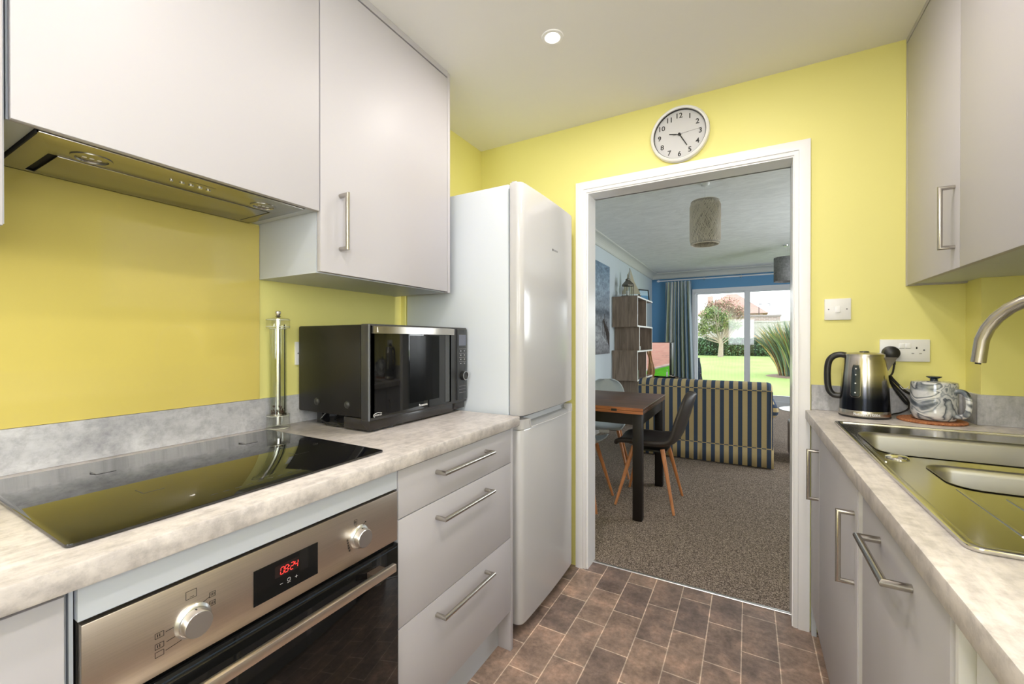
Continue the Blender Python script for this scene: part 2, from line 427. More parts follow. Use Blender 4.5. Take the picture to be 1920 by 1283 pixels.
MB().box(OX0-.02, AX0+.058, 2.283, 2.30, 0, OZ+.05).box(OX1, OX1+.06, 2.283, 2.30, 0, OZ+.06).box(OX0, OX1, 2.283, 2.30, OZ, OZ+.06).build('rear_architrave', m_white, d)
t = MB().tube([(OX0, 2.262, .002), (OX1, 2.262, .002)], .009, 10, sq=.5)
struct('trim_3', t, m_alu, smooth=True)

# ------------------------------------------------------------------ living room shell
LX = -1.75; LY = 9.05; LZ = 2.61; LRX = 2.4
struct('floor_living', B(LX-.1, LRX+.1, 2.262, LY+.05, -.05, .002), m_carpet)
struct('ceiling_living', B(LX-.1, LRX+.1, 2.285, LY+.1, LZ, LZ+.1), m_lceil)
struct('wall_living_left', B(LX-.1, LX, 2.285, LY+.1, 0, LZ), m_lwall)
w = MB().box(LRX, LRX+.1, 2.285, 4.4, 0, LZ).box(LRX, LRX+.1, 6.4, LY+.1, 0, LZ).box(LRX, LRX+.1, 4.4, 6.4, 0, .95).box(LRX, LRX+.1, 4.4, 6.4, 2.05, LZ)
struct('wall_living_right', w, m_lwall)
SD0, SD1, SDZ = -.972, 1.86, 2.25
w = MB().box(LX, SD0, LY, LY+.12, 0, LZ).box(SD1, LRX, LY, LY+.12, 0, LZ).box(SD0, SD1, LY, LY+.12, SDZ, LZ)
struct('wall_far', w, m_blue)
struct('wall_living_near', B(LX, LRX, 2.286, 2.292, OZ+.08, LZ), m_lwall)
def cove(name, p0, p1, nx, ny):
    prof = [(0, -.115), (.012, -.115), (.02, -.10)] + [(.02+.08*(1-math.cos(a)), -.10+.08*math.sin(a)) for a in [PI/2*i/6 for i in range(1, 7)]] + [(.115, -.014), (.115, 0), (0, 0)]
    P = [[(p[0]+nx*o, p[1]+ny*o, LZ+z) for o, z in prof] for p in (p0, p1)]
    mb = MB().grid(P); n = len(prof)
    mb.f.append(list(range(n))); mb.mi.append(0); mb.f.append(list(range(n, 2*n))[::-1]); mb.mi.append(0)
    struct(name, mb, m_cove)
cove('trim_4', (LX, 2.3), (LX, LY), 1, 0); cove('trim_5', (LX, LY), (LRX, LY), 0, -1); cove('trim_6', (LRX, 2.3), (LRX, LY), -1, 0)
struct('baseboard_left', B(LX, LX+.018, 2.3, LY, 0, .1), m_white)
# patio door
dp = thing('door_2', 'x', 'x', (SD0, LY, 0)); dp['kind'] = 'structure'; del dp['category']; del dp['label']
f = MB().plate(rrect(SD0, SD1, .0, SDZ, .002, 1), [rrect(SD0+.05, SD1-.05, .12, SDZ-.07, .002, 1)], 0, .1)
f.v = [(x, LY-.03+z, y) for x, y, z in f.v]; f.build('outer_frame', m_upvc, dp)
for i, (x0, x1, yy) in enumerate(((SD0+.05, .03, LY+.035), (-.07, .90, LY-.005), (.87, SD1-.05, LY+.035))):
    f = MB().plate(rrect(x0, x1, .12, SDZ-.07, .002, 1), [rrect(x0+(.046 if i==0 else .1), x1-.1, .225, SDZ-.105, .004, 2)], 0, .035)
    f.v = [(x, yy+z, y) for x, y, z in f.v]; lf = f.build('sliding_leaf', m_upvc, dp)
    B(x0+.04, x1-.09, yy+.015, yy+.02, .215, SDZ-.1).build('glass_pane', m_pane, lf)
B(SD0+.05, -.9, LY-.045, LY-.028, SDZ-.1, SDZ-.06).build('latch', m_upvc, dp)
# unseen living room side window, added for the lamp in its opening
f = MB().plate(rrect(4.4, 6.4, .95, 2.05, .002, 1), [rrect(4.45, 5.37, 1.0, 2.0, .002, 1), rrect(5.43, 6.35, 1.0, 2.0, .002, 1)], 0, .05)
f.v = [(LRX+.03+z, x, y) for x, y, z in f.v]; w4 = struct('unseen_window_4', f, m_upvc)
B(LRX+.05, LRX+.055, 4.45, 6.35, 1.0, 2.0).build('window_glass', m_pane, w4)

# ------------------------------------------------------------------ handles and doors
def bar_handle(p0, p1, out, r=.0058, proj=.032):
    """D handle with mitred corners from p0 to p1, sticking out along vector out"""
    p0, p1, o = Vector(p0), Vector(p1), Vector(out).normalized()*proj
    return MB().tube([p0, p0+o, p1+o, p1], r, 14)

def worktop_edge(mb): return mb

# ------------------------------------------------------------------ left run
FX = -.82       # door faces of the base units
WT = .93
wt = MB().box(WX+.001, -.80, -1.6, 1.487, WT-.038, WT)
tag(wt.build('worktop', m_wtop, bevel=.004, org=(-1.1, 0, .9)), 'long pale stone-effect worktop under the hob and microwave', 'worktop')
up = B(WX+.0005, WX+.012, -1.6, 1.487, WT+.0005, WT+.104)
tag(up.build('worktop_upstand', m_upst, org=(WX, 0, WT)), 'grey concrete-effect upstand strip behind the hob', 'upstand')
gs = B(WX+.0005, WX+.0065, -.2, .831, WT+.105, 1.628)
tag(gs.build('glass_splashback', m_splash, org=(WX, .3, 1)), 'glossy ochre yellow glass splashback panel behind the hob', 'splashback')

# hob
hb = thing('induction_hob', 'black glass induction hob set in the left worktop', 'hob', (-1.13, .52, WT))
hp = MB().plate(rrect(-1.402, -.866, .213, .826, .008, 4), [], WT+.0005, WT+.006)
hp.build('glass_top', m_hob, hb, bevel=.001)
m_print = plain('dim_grey_print', (.03,.03,.03,1), .4)
for cy in (.36, .68):
    for cx in (-1.27, -1.03):
        MB().box(cx-.035, cx, cy-.0006, cy+.0006, WT+.0061, WT+.0063).box(cx-.0006, cx+.0006, cy, cy+.035, WT+.0061, WT+.0063).build('cooking_zone_mark', m_print, hb)
mk = MB()
for i in range(9): mk.box(-.905, -.9025, .42+i*.022, .432+i*.022, WT+.0061, WT+.0063)
mk.build('slider_scale', m_print, hb)

# base cabinet nearest the camera (left of oven)
c = thing('base_cabinet', 'light grey base cabinet left of the oven', 'cabinet', (-1.1, -.1, 0))
B(WX+.02, FX-.019, -.4, .206, .15, WT-.040).build('body', m_carc, c)
B(WX+.1, -.88, -.4, .206, 0, .149).build('plinth', m_carc, c)
dr = B(FX-.018, FX, -.39, .200, .155, WT-.048).build('door', m_cab, c, bevel=.0012)
bar_handle((FX, -.33, .66), (FX, -.33, .82), (1,0,0)).build('handle', m_steel, dr, smooth=True)
# oven housing
c = thing('oven_housing', 'pale grey housing cabinet around the built-in oven', 'cabinet', (-1.1, .52, 0))
MB().box(WX+.02, FX-.012, .207, .2115, .15, WT-.040).box(WX+.02, FX-.03, .8265, .831, .15, WT-.04).box(WX+.02, FX-.02, .212, .826, .15, .168).build('body', m_carc, c)
B(FX-.018, FX-.001, .2135, .8285, .838, WT-.040).build('filler_panel', m_carc, c)
B(WX+.1, -.88, .207, .831, 0, .149).build('plinth', m_carc, c)
# oven
ov = thing('built_in_oven', 'stainless steel built-in oven with black glass door', 'oven', (-1.1, .52, .2))
B(WX+.06, FX-.02, .222, .818, .18, .83).build('body', m_dark, ov)
B(FX-.019, FX-.012, .214, .828, .172, .836).build('surround', m_black, ov)
MB().box(FX-.012, FX+.002, .216, .8275, .7015, .8325).build('control_panel', m_steel_p, ov, bevel=.0015)
PX = FX+.0021
dsp = B(PX, PX+.0012, .452, .588, .7275, .7955).build('display', m_bgloss, ov, label='black display reading red digits')
B(PX+.0011, PX+.0014, .493, .543, .7615, .7845).build('digit_window', plain('dim_digit_window', (.02,.012,.012,1), .2), dsp)
SEG = {'0': 'abcdef', '8': 'abcdefg', '2': 'abdeg', '4': 'bcfg'}
dg = MB()
def seg7(ch, y, z, h=.0135, w=.0068, t=.0013):
    sl = .12
    pt = {'a': ((0,1),(1,1)), 'd': ((0,0),(1,0)), 'g': ((0,.5),(1,.5)), 'f': ((0,.5),(0,1)), 'e': ((0,0),(0,.5)), 'b': ((1,.5),(1,1)), 'c': ((1,0),(1,.5))}
    for k in SEG[ch]:
        (a, b), (c_, d_) = pt[k]
        p = Vector((PX+.0018, y+a*w+b*h*sl, z+b*h)); q = Vector((PX+.0018, y+c_*w+d_*h*sl, z+d_*h))
        e = (q-p).normalized(); p += e*t*.6; q -= e*t*.6
        dg.obox((p+q)/2, e, (1,0,0), e.cross(Vector((1,0,0))), (q-p).length/2, .0002, t/2)
for ch, y in (('0', .5035), ('8', .5125), ('2', .5245), ('4', .5335)): seg7(ch, y, .7655)
dg.box(PX+.0016, PX+.002, .5212, .5224, .769, .7702).box(PX+.0016, PX+.002, .5222, .5234, .7745, .7757)
dg.build('digits', m_red, dsp)
tt = MB().box(PX+.0013, PX+.0016, .503, .509, .7457, .7463).box(PX+.0013, PX+.0016, .535, .541, .7457, .7463).box(PX+.0013, PX+.0016, .5377, .5383, .743, .749)
tt.tube([(PX+.0014, .522+.0035*math.cos(a), .7475+.0035*math.sin(a)) for a in [2*PI*i/16 for i in range(16)]], .0004, 4, closed=True).box(PX+.0013, PX+.0016, .5185, .5255, .7415, .7421).box(PX+.0013, PX+.0016, .5218, .5222, .7475, .7505)
tt.build('touch_symbols', m_grey_ink, dsp)
def knob(y, z, nm):
    k = MB().lathe([(.0275, 0), (.0275, .003), (.024, .0065), (.0225, .0075)], (FX+.002, y, z), 36, (1,0,0), capb=False)
    o = k.build('control_knob', m_alu, ov, smooth=True)
    MB().lathe([(.0215, .007), (.0215, .021), (.0200, .0235)], (FX+.002, y, z), 36, (1,0,0), capb=False).build('knob_grip', m_alu, o, smooth=True)
    B(FX+.012, FX+.016, y-.001, y+.001, z+.0212, z+.0222).build('pointer', m_ink, o)
knob(.352, .762, 0); knob(.700, .762, 1)
ic = MB()
def icon(y, z, w=.012, h=.010, fill=2):
    X0, X1, t = PX, PX+.0003, .0007
    ic.box(X0, X1, y-w/2, y+w/2, z-h/2, z-h/2+t).box(X0, X1, y-w/2, y+w/2, z+h/2-t, z+h/2).box(X0, X1, y-w/2, y-w/2+t, z-h/2, z+h/2).box(X0, X1, y+w/2-t, y+w/2, z-h/2, z+h/2)
    for i in range(fill): ic.box(X0, X1, y-w/4+i*w/4, y-w/4+i*w/4+t*1.4, z-h/4, z+h/4)
icon(.350, .807, .016, .014, 0); ic.box(PX, PX+.0003, .348, .354, .8025, .8032); icon(.382, .7905, .010, .009, 3); icon(.382, .775, .010, .009, 3); icon(.306, .765, .012, .009, 2); icon(.306, .748, .012, .009, 2); icon(.306, .735, .012, .009, 0)
ic.obox((PX+.0001, .3725, .786), (0,.9,.35), (1,0,0), (0,-.35,.9), .006, .0002, .0004).obox((PX+.0001, .320, .7655), (0,1,.1), (1,0,0), (0,-.1,1), .006, .0002, .0004).obox((PX+.0001, .321, .749), (0,1,.12), (1,0,0), (0,-.1,1), .006, .0002, .0004).obox((PX+.0001, .330, .7375), (0,1,.15), (1,0,0), (0,-.15,1), .016, .0002, .0004)
icon(.690, .800, .009, .012, 2); ic.box(PX, PX+.0003, .690, .692, .7895, .7915); ic.obox((PX+.0001, .714, .787), (0,.8,.5), (1,0,0), (0,-.5,.8), .005, .0002, .0004); ic.box(PX, PX+.0003, .7185, .7215, .789, .792)
for i in range(5): icon(.6665+i*.0015, .766-i*.0065, .004, .0045, 1)
ic.build('printed_symbols', m_ink, ov)
# oven door
od = MB().box(FX-.012, FX+.004, .216, .8275, .178, .6935).build('oven_door', m_bgloss, ov, bevel=.0015)
B(FX+.0041, FX+.0046, .222, .822, .684, .6865).build('door_top_line', plain('blue_black_trim', (.02,.03,.045,1), .3), od)
hd = MB().box(FX+.035, FX+.048, .240, .778, .652, .671).build('handle', plain('warm_satin_handle', (.78,.70,.61,1), .3, 1), od, bevel=.0012, label='long square steel handle bar')
m_brk = plain('bronze_grey_bracket', (.14,.10,.075,1), .35, .6)
for y_ in (.252, .722): B(FX+.0042, FX+.036, y_, y_+.04, .648, .664).build('handle_bracket', m_brk, hd, bevel=.001)

# drawer unit
c = thing('drawer_unit', 'light grey three-drawer base unit between oven and fridge', 'drawer unit', (-1.1, 1.15, 0))
B(WX+.02, FX-.019, .832, 1.4445, .15, WT-.040).build('body', m_carc, c)
B(WX+.02, FX, 1.446, 1.464, 0, WT-.040).build('end_panel', m_cab, c, bevel=.001)
B(WX+.1, -.88, .832, 1.4455, 0, .149).build('plinth', m_carc, c)
for z0, z1, hz in ((.7525, .884, .838), (.4555, .7495, .700), (.162, .4525, .4055)):
    dr = B(FX-.018, FX, .833, 1.4445, z0, z1).build('drawer', m_cab, c, bevel=.0012)
    bar_handle((FX, .992, hz), (FX, 1.262, hz), (1,0,0), .0070, .034).build('handle', m_steel, dr, smooth=True)

# fridge freezer
fr = thing('fridge_freezer', 'tall white two-door fridge freezer beside the doorway', 'fridge', (-1.13, 1.82, 0))
FY0, FY1, FT = 1.517, 2.10, 1.892
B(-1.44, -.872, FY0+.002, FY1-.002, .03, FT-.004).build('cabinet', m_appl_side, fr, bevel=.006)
B(-1.40, -.885, FY0+.02, FY1-.02, .0, .05).build('base', m_black, fr)
def fdoor(name, z0, z1, scoop):
    # curved front: profile in (x,y), extruded in z
    n = 14; R = .028; fronts = []
    ys = [FY0 + (FY1-FY0)*i/n for i in range(n+1)]
    def front(y):
        t = (y-(FY0+FY1)/2)/((FY1-FY0)/2); return -.803 - .007*t*t
    outl = [(-.864, FY0)]
    for i in range(7):
        a = PI/2*i/6; outl.append((front(FY0)-R+R*math.sin(a), FY0+R-R*math.cos(a)))
    outl += [(front(y), y) for y in ys if FY0+R < y < FY1-R]
    for i in range(7):
        a = PI/2*i/6; outl.append((front(FY1)-R+R*math.cos(a), FY1-R+R*math.sin(a)))
    outl.append((-.864, FY1))
    rings = []
    for z, ins in ((z0, .006), (z0+.003, .0015), (z0+.008, 0), (z1-.008, 0), (z1-.003, .0015), (z1, .006)):
        rings.append([(x-ins if x > -.85 else x, y + (ins if y < 1.6 else -ins if y > 2.0 else 0), z) for x, y in outl])
    mb = MB()
    if not scoop: return mb.loft(rings, True, True).build(name, m_appl, fr, smooth=True)
    return mb.loft(rings, True, True).build(name, m_appl, fr, smooth=True)
ud = fdoor('upper_door', .920, FT, False)
ld = fdoor('lower_door', .055, .866, True)
def block(y0, y1, x0, z0=.8655, z1=.905):
    def fx(y): t = (y-(FY0+FY1)/2)/((FY1-FY0)/2); return -.803 - .007*t*t
    return y0, y1, x0, z0, z1, fx
for y0, y1 in ((FY0, 1.592), (2.056, FY1)):
    pts_o = [(-.864, y0)]
    if y0 == FY0: pts_o += [(-.810-.028+.028*math.sin(PI/2*k/6), FY0+.028-.028*math.cos(PI/2*k/6)) for k in range(7)] + [(-.8065, y1)]
    else: pts_o += [(-.8085, y0)] + [(-.810-.028+.028*math.cos(PI/2*k/6), FY1-.028+.028*math.sin(PI/2*k/6)) for k in range(7)]
    pts_o += [(-.864, y1)]
    MB().loft([[(x, y, z) for x, y in pts_o] for z in (.8655, .905)], True, True).build('door_top_shoulder', m_appl, ld, smooth=True)
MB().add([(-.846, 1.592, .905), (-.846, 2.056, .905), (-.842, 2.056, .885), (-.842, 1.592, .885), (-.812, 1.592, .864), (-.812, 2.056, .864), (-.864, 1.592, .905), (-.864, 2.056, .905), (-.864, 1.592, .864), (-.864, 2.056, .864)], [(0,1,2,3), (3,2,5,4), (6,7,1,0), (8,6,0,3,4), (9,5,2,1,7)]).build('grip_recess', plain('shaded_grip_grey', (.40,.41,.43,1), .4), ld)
MB().tube([(-.8060, 1.583, .900), (-.803, 1.592, .868), (-.7995, 1.82, .866), (-.804, 2.062, .868), (-.806, 2.068, .902)], .0022, 8).build('grip_lip', m_appl, ld, smooth=True)
MB().box(-.868, -.86, FY0+.01, FY1-.01, .06, FT-.01).build('door_seal', plain('grey_door_seal', (.45,.46,.47,1), .6), fr)
bt = MB().text('BOSCH', (-.8035, 1.853, 1.662), (0,1,0), (0,0,1), .0085, .0006, w=.045, bold=.015)
bt.tube([(-.8028, 1.818+.0055*math.cos(a), 1.662+.0055*math.sin(a)) for a in [2*PI*i/18 for i in range(18)]], .0006, 5, closed=True).box(-.8030, -.8024, 1.8158, 1.8164, 1.6585, 1.6655).box(-.8030, -.8024, 1.8196, 1.8202, 1.6585, 1.6655).box(-.8030, -.8024, 1.8158, 1.8202, 1.6616, 1.6622)
bt.build('badge', m_ink, ud)
MB().box(-.862, -.84, FY0+.01, FY0+.04, FT-.001, FT+.006).build('hinge_cover', m_appl, fr, bevel=.002)

# ------------------------------------------------------------------ left wall cabinets
CX = -1.141
def wall_cab(name, label, y0, y1, z0, z1, doors, hy=None, side=None, xw=WX, xf=CX, sgn=1):
    c = thing(name, label, 'cabinet', ((xw+xf)/2, (y0+y1)/2, z0))
    B(xw+.001*sgn, xf-.021*sgn, y0+.001, y1-.001, z0, z1-.002).build('body', m_carc, c)
    return c
# tall one with handle
c = wall_cab('wall_cabinet', 'tall light grey wall cabinet with steel handle above the microwave', .8315, 1.4555, 1.4445, 2.376, 1)
dr = B(CX-.018, CX, .833, 1.454, 1.4475, 2.374).build('door', m_cab, c, bevel=.0012)
bar_handle((CX, .9045, 1.528), (CX, .9045, 1.698), (1,0,0), .0070, .034).build('handle', m_steel, dr, smooth=True)
B(WX+.001, CX, 1.456, 1.473, 1.4435, 2.4).build('end_panel', m_cab, c, bevel=.001)
B(CX-.03, CX, .8315, 1.4555, 2.380, 2.404).build('cornice', m_cab, c)
# hood cabinet
c = thing('wall_cabinet', 'wide light grey cabinet front above the extractor hood', 'cabinet', (-1.3, .52, 1.63))
MB().box(WX+.001, CX-.021, .2115, .2475, 1.633, 2.376).box(WX+.001, CX-.021, .8, .8305, 1.633, 2.376).box(WX+.001, CX-.021, .2475, .8, 1.70, 2.376).box(CX-.024, CX-.021, .2475, .8, 1.633, 1.7).build('body', m_carc, c)
B(CX-.018, CX, .2135, .8290, 1.630, 2.374).build('door', m_cab, c, bevel=.0012)
B(CX-.03, CX, .2115, .8305, 2.380, 2.404).build('cornice', m_cab, c)
# left one, only its edge shows
c = thing('wall_cabinet', 'tall pale wall cabinet at the left edge beside the extractor hood', 'cabinet', (-1.3, -.05, 1.44))
B(WX+.001, CX-.021, -.4, .2095, 1.4445, 2.376).build('body', m_carc, c)
B(CX-.018, CX, -.398, .2045, 1.4375, 2.374).build('door', m_cab, c, bevel=.0012)
B(CX-.03, CX, -.4, .2095, 2.380, 2.404).build('cornice', m_cab, c)
# extractor hood
h = thing('extractor_hood', 'slim brushed steel extractor hood under the wall cabinet', 'extractor hood', (-1.31, .52, 1.63))
hf = MB().plate(rrect(-1.464, -1.166, .2520, .797, .003, 2), [rrect(-1.450, -1.283, .292, .762, .003, 2)], 1.6285, 1.634)
hf.build('frame', m_hoodst, h, bevel=.0008)
MB().box(-1.4635, -1.17, .249, .2515, 1.6255, 1.65).box(-1.455, -1.278, .288, .766, 1.6345, 1.66).build('recess', m_dark, h)
B(-1.446, -1.287, .306, .756, 1.6275, 1.633).build('filter_panel', m_hoodst, h, bevel=.0008)
for y in (.347, .716):
    lr = MB().lathe([(.034, 0), (.034, .002), (.027, .003), (.026, .0005)], (-1.2400, y, 1.6285), 36, (0,0,-1), capb=False, capt=False).build('lamp_ring', m_hoodst, h, smooth=True)
    MB().lathe([(.0265, .001), (.024, -.006), (.010, -.012)], (-1.2400, y, 1.6285), 24, (0,0,-1), capb=False).build('reflector', m_chrome, lr, smooth=True)
    l3 = MB()
    for k in (-1, 0, 1): l3.lathe([(.0045, 0), (.004, .003)], (-1.240, y+k*.012, 1.631), 12, (0,0,-1))
    l3.build('painted_highlight_dot', m_white, lr)  # white dots put in as highlights of the unlit reflector
for i, (y, r) in enumerate(((.488, .0035), (.510, .0055), (.530, .0055), (.5495, .0055), (.569, .005))):
    MB().lathe([(r, 0), (r, .0025), (r*.7, .0035)], (-1.2335, y, 1.6285), 16, (0,0,-1)).build('button', m_chrome, h, smooth=True)
pn = MB()
for i in range(12): pn.box(-1.2065+.0008*(i % 2), -1.2035, .515+i*.005, .5185+i*.005, 1.6281, 1.6284)
pn.build('faint_print', plain('faint_print', (.1,.07,.03,1), .5), h)

# downlights
first = None
for i, (x, y) in enumerate(LAMPS):
    lab = 'round recessed ceiling downlight, the lit one in view near the cabinets' if i == 0 else 'round recessed ceiling downlight outside the picture'
    if i and False: pass
    if i == 0:
        dl = thing('downlight', lab, 'downlight', (x, y, CZ))
        MB().lathe([(.026, -.001), (.03, .004), (.041, .0035), (.043, 0)], (x, y, CZ), 40, (0,0,-1), capb=False, capt=False).build('bezel', m_white, dl, smooth=True)
        MB().lathe([(.026, -.0005), (.025, .001)], (x, y, CZ), 32, (0,0,-1)).build('lens', m_lens, dl)
        first = dl
    else:
        d2 = copy_tree(first); d2.location = (x, y, CZ); d2['label'] = ('', 'ceiling downlight over the sink side worktop', 'ceiling downlight over the induction hob', 'ceiling downlight over the drainer side, right of the hob', 'ceiling downlight behind the camera on the hob side', 'ceiling downlight behind the camera on the sink side')[i]

# ------------------------------------------------------------------ microwave
MX = -1.078; MY0, MY1, MZ0, MZ1 = .966, 1.508, .977, 1.288
mw = thing('microwave_oven', 'black microwave oven standing on the left worktop', 'microwave', (-1.26, 1.23, WT))
B(-1.452, MX-.042, MY0, MY1, MZ0, MZ1).build('casing', plain('satin_black_steel', (.011,.010,.009,1), .36, Specular_IOR_Level=.3), mw, bevel=.006)
B(MX-.041, MX-.002, MY0-.001, MY1+.003, MZ0-.008, MZ1+.002).build('front_frame', plain('dark_grey_frame', (.03,.03,.032,1), .42), mw, bevel=.004)
MB().box(MX-.004, MX+.0005, MY0-.0022, MY0-.0002, MZ0-.006, MZ1).build('bright_edge', plain('mid_grey_edge', (.16,.17,.19,1), .4), mw)
dn = MB()
n = 10
P = []
for k in range(n+1):
    t = k/n; y = MY0+.006+(.428)*t; x = MX+.010-.014*(2*t-1)**2
    P.append([(x, y, MZ0+.002), (x, y, MZ1-.004)])
Pb = [[(MX-.002, p[0][1], p[0][2]), (MX-.002, p[1][1], p[1][2])] for p in P]
dn.grid(P); dn.grid(Pb, True)
for A, Bq in (((0, 0), (0, 1)), ((n, 0), (n, 1))):
    i = A[0]; dn.add([P[i][0], P[i][1], Pb[i][1], Pb[i][0]], [(0,1,2,3)])
for s_ in (0, 1):
    for i in range(n): dn.add([P[i][s_], P[i+1][s_], Pb[i+1][s_], Pb[i][s_]], [(0,1,2,3)])
md = dn.build('door', m_bgloss, mw, smooth=True, ang=40)
MB().grid([[(p[0][0]+.0006, p[0][1], MZ0+.03), (p[1][0]+.0006, p[1][1], MZ1-.035)] for p in P[4:9]]).build('door_window', plain('black_window_mesh', (.0015,.0015,.0015,1), .2, Specular_IOR_Level=.12), md)
for t0, t1 in ((8.7, 9.6),):
    MB().grid([[(p[0][0]+.0008, p[0][1], MZ0+.006), (p[1][0]+.0008, p[1][1], MZ1-.03)] for p in P[9:11]]).build('grey_stripe', plain('smoky_grey_gloss', (.05,.052,.055,1), .12), md)
mh = MB()
hy0, hy1 = MY0+.008, MY0+.438
for k in range(9):
    pass
Pf = []
for k in range(13):
    t = k/12; y = hy0+(hy1-hy0)*t; bow = .030-.012*(2*t-1)**4*1.6
    Pf.append((MX+max(bow, .012), y))
rings = [[(x-.011, y, MZ1-.030), (x, y, MZ1-.030), (x+.001, y, MZ1-.006), (x-.010, y, MZ1-.004)] for x, y in Pf]
mh.loft(rings, True, True); mh.box(MX, MX+.016, hy0+.01, hy0+.03, MZ1-.026, MZ1-.008).box(MX, MX+.016, hy1-.03, hy1-.01, MZ1-.026, MZ1-.008)
mh.build('handle', m_steel, md, smooth=True, label='wide polished steel door handle')
MB().text('Panasonic', (MX+.0115, 1.213, MZ0+.017), (0,1,0), (0,0,1), .0085, .0006, w=.047, bold=.015).build('logo', m_plast, md)
it = MB().text('INVERTER', (MX+.0045, .998, MZ0+.010), (0,1,0), (0,0,1), .0055, .0006, w=.032)
it.tube([(MX+.0045, .998+.020*math.cos(a), MZ0+.010+.0075*math.sin(a)) for a in [.6+PI*1.05*i/16 for i in range(17)]], .0007, 5)
it.build('emblem', m_plast, md)
cp = B(MX-.003, MX+.003, MY1-.070, MY1-.001, MZ0+.004, MZ1-.004).build('control_panel', plain('graphite_panel', (.03,.032,.035,1), .22), mw, bevel=.001)
B(MX+.0031, MX+.0035, MY1-.060, MY1-.010, MZ1-.075, MZ1-.028).build('display', plain('grey_lcd', (.12,.13,.17,1), .15), cp)
kp = MB()
for r in range(4):
    z = MZ1-.090-r*.018
    kp.box(MX+.0031, MX+.0034, MY1-.058, MY1-.034, z, z+.0008).box(MX+.0031, MX+.0034, MY1-.031, MY1-.009, z, z+.0008)
    for q in (MY1-.051, MY1-.024): kp.box(MX+.0031, MX+.0034, q, q+.008, z-.010, z-.006)
for r in range(3): kp.box(MX+.0031, MX+.0034, MY1-.058, MY1-.011, MZ0+.062-r*.014, MZ0+.0628-r*.014)
kp.build('key_print', plain('dim_key_print', (.3,.3,.31,1), .4), cp)
kn = MB().lathe([(.0195, 0), (.0195, .017), (.0185, .018)], (MX+.003, MY1-.036, MZ0+.107), 32, (1,0,0)).build('dial', m_black, cp, smooth=True)
MB().lathe([(.0185, .0182), (.0185, .0195), (.0168, .0195), (.0168, .0182)], (MX+.003, MY1-.036, MZ0+.107), 32, (1,0,0), capb=False, capt=False).build('dial_ring', m_chrome, kn, smooth=True)
MB().box(-1.21, MX-.006, MY0+.004, MY1-.09, WT+.006, MZ0-.002).box(-1.21, MX-.008, MY1-.085, MY1-.004, WT+.012, MZ0-.002).build('base', plain('brown_black_base', (.02,.017,.016,1), .25), mw, bevel=.004)
for fx0, fx1, fy0, fy1, fz in ((-1.16, MX-.02, 1.07, 1.09, WT+.007), (-1.19, MX-.02, MY0+.03, MY0+.06, WT+.007), (-1.16, MX-.03, MY1-.07, MY1-.04, WT+.013), (-1.40, -1.37, MY0+.04, MY0+.07, MZ0+.001), (-1.40, -1.37, MY1-.07, MY1-.04, MZ0+.001)):
    B(fx0, fx1, fy0, fy1, WT+.0005, fz).build('foot', m_black, mw)
for x in (-1.345, -1.185):
    MB().lathe([(.013, 0), (.012, .003), (.007, .006)], (x, MY0, 1.017), 20, (0,-1,0)).build('side_bump', plain('black_bump', (.03,.03,.028,1), .35), mw, smooth=True)
MB().tube([(-1.34, 1.00, .972), (-1.35, .985, .951), (-1.31, .98, .938), (-1.25, .985, .935), (-1.20, 1.0, .936)], .0035, 8).tube([(-1.30, 1.03, .975), (-1.29, .995, .95), (-1.25, .99, .94), (-1.21, 1.02, .938)], .0035, 8).build('power_cord', m_black, mw, smooth=True)

# pepper mill
PMX, PMY = -1.4185, .869
pm = thing('pepper_mill', 'tall clear acrylic pepper mill beside the hob', 'pepper mill', (PMX, PMY, WT))
c0 = (PMX, PMY, WT+.0005)
MB().lathe([(.036, 0), (.0365, .004), (.035, .04), (.036, .046), (.034, .05)], c0, 36, capb=False, capt=False).build('base', m_acr2, pm, smooth=True)
MB().lathe([(.0265, .05), (.0265, .345)], c0, 36, capb=False, capt=False).lathe([(.0235, .05), (.0235, .345)], c0, 36, capb=False, capt=False).build('tube', m_acr, pm, smooth=True)
MB().lathe([(.036, .346), (.0365, .352), (.0365, .376), (.033, .381), (.008, .384)], c0, 36, capt=False, capb=False).build('lid', m_acr2, pm, smooth=True)
m_rimg = plain('pale_rim_glint', (.62,.64,.52,1), .15)  # opaque pale rings stand in for glints on the acrylic rims
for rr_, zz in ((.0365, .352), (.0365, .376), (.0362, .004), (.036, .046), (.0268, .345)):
    MB().tube([Vector(c0)+V(rr_*math.cos(2*PI*i/40), rr_*math.sin(2*PI*i/40), zz) for i in range(40)], .0009, 6, closed=True).build('painted_rim_glint', m_rimg, pm, smooth=True)
MB().lathe([(.005, .384), (.009, .387), (.006, .391), (.009, .400), (.008, .405), (.003, .407)], c0, 20).build('finial', m_steel, pm, smooth=True)
MB().lathe([(.0075, .012), (.0075, .38)], c0, 18).build('rod', plain('rod_painted_highlight', (.85,.86,.88,1), .22, 1), pm, smooth=True)  # rod widened and whitened to stand in for the tube's highlight streak
MB().tube([(PMX+.018, PMY+.012, WT+.05), (PMX+.018, PMY+.012, WT+.36)], .0018, 8).build('side_rod', m_black, pm, smooth=True)
MB().lathe([(.026, .046), (.026, .052)], c0, 24).build('grinder_plate', m_steel, pm, smooth=True)
pc = MB()
for i in range(70):
    a = random.uniform(0, 2*PI); r = .021*math.sqrt(random.random()); z = .054+random.random()*.030*(.5+.5*math.cos(a*2))
    pc.lathe([(.0008, -.0028), (.0025, -.0015), (.0028, 0), (.0025, .0015), (.0008, .0028)], (PMX+r*math.cos(a), PMY+r*math.sin(a), WT+z), 7)
o = pc.build('peppercorns', plain('peppercorn', (.05,.02,.012,1), .6), pm, smooth=True); o['kind'] = 'stuff'

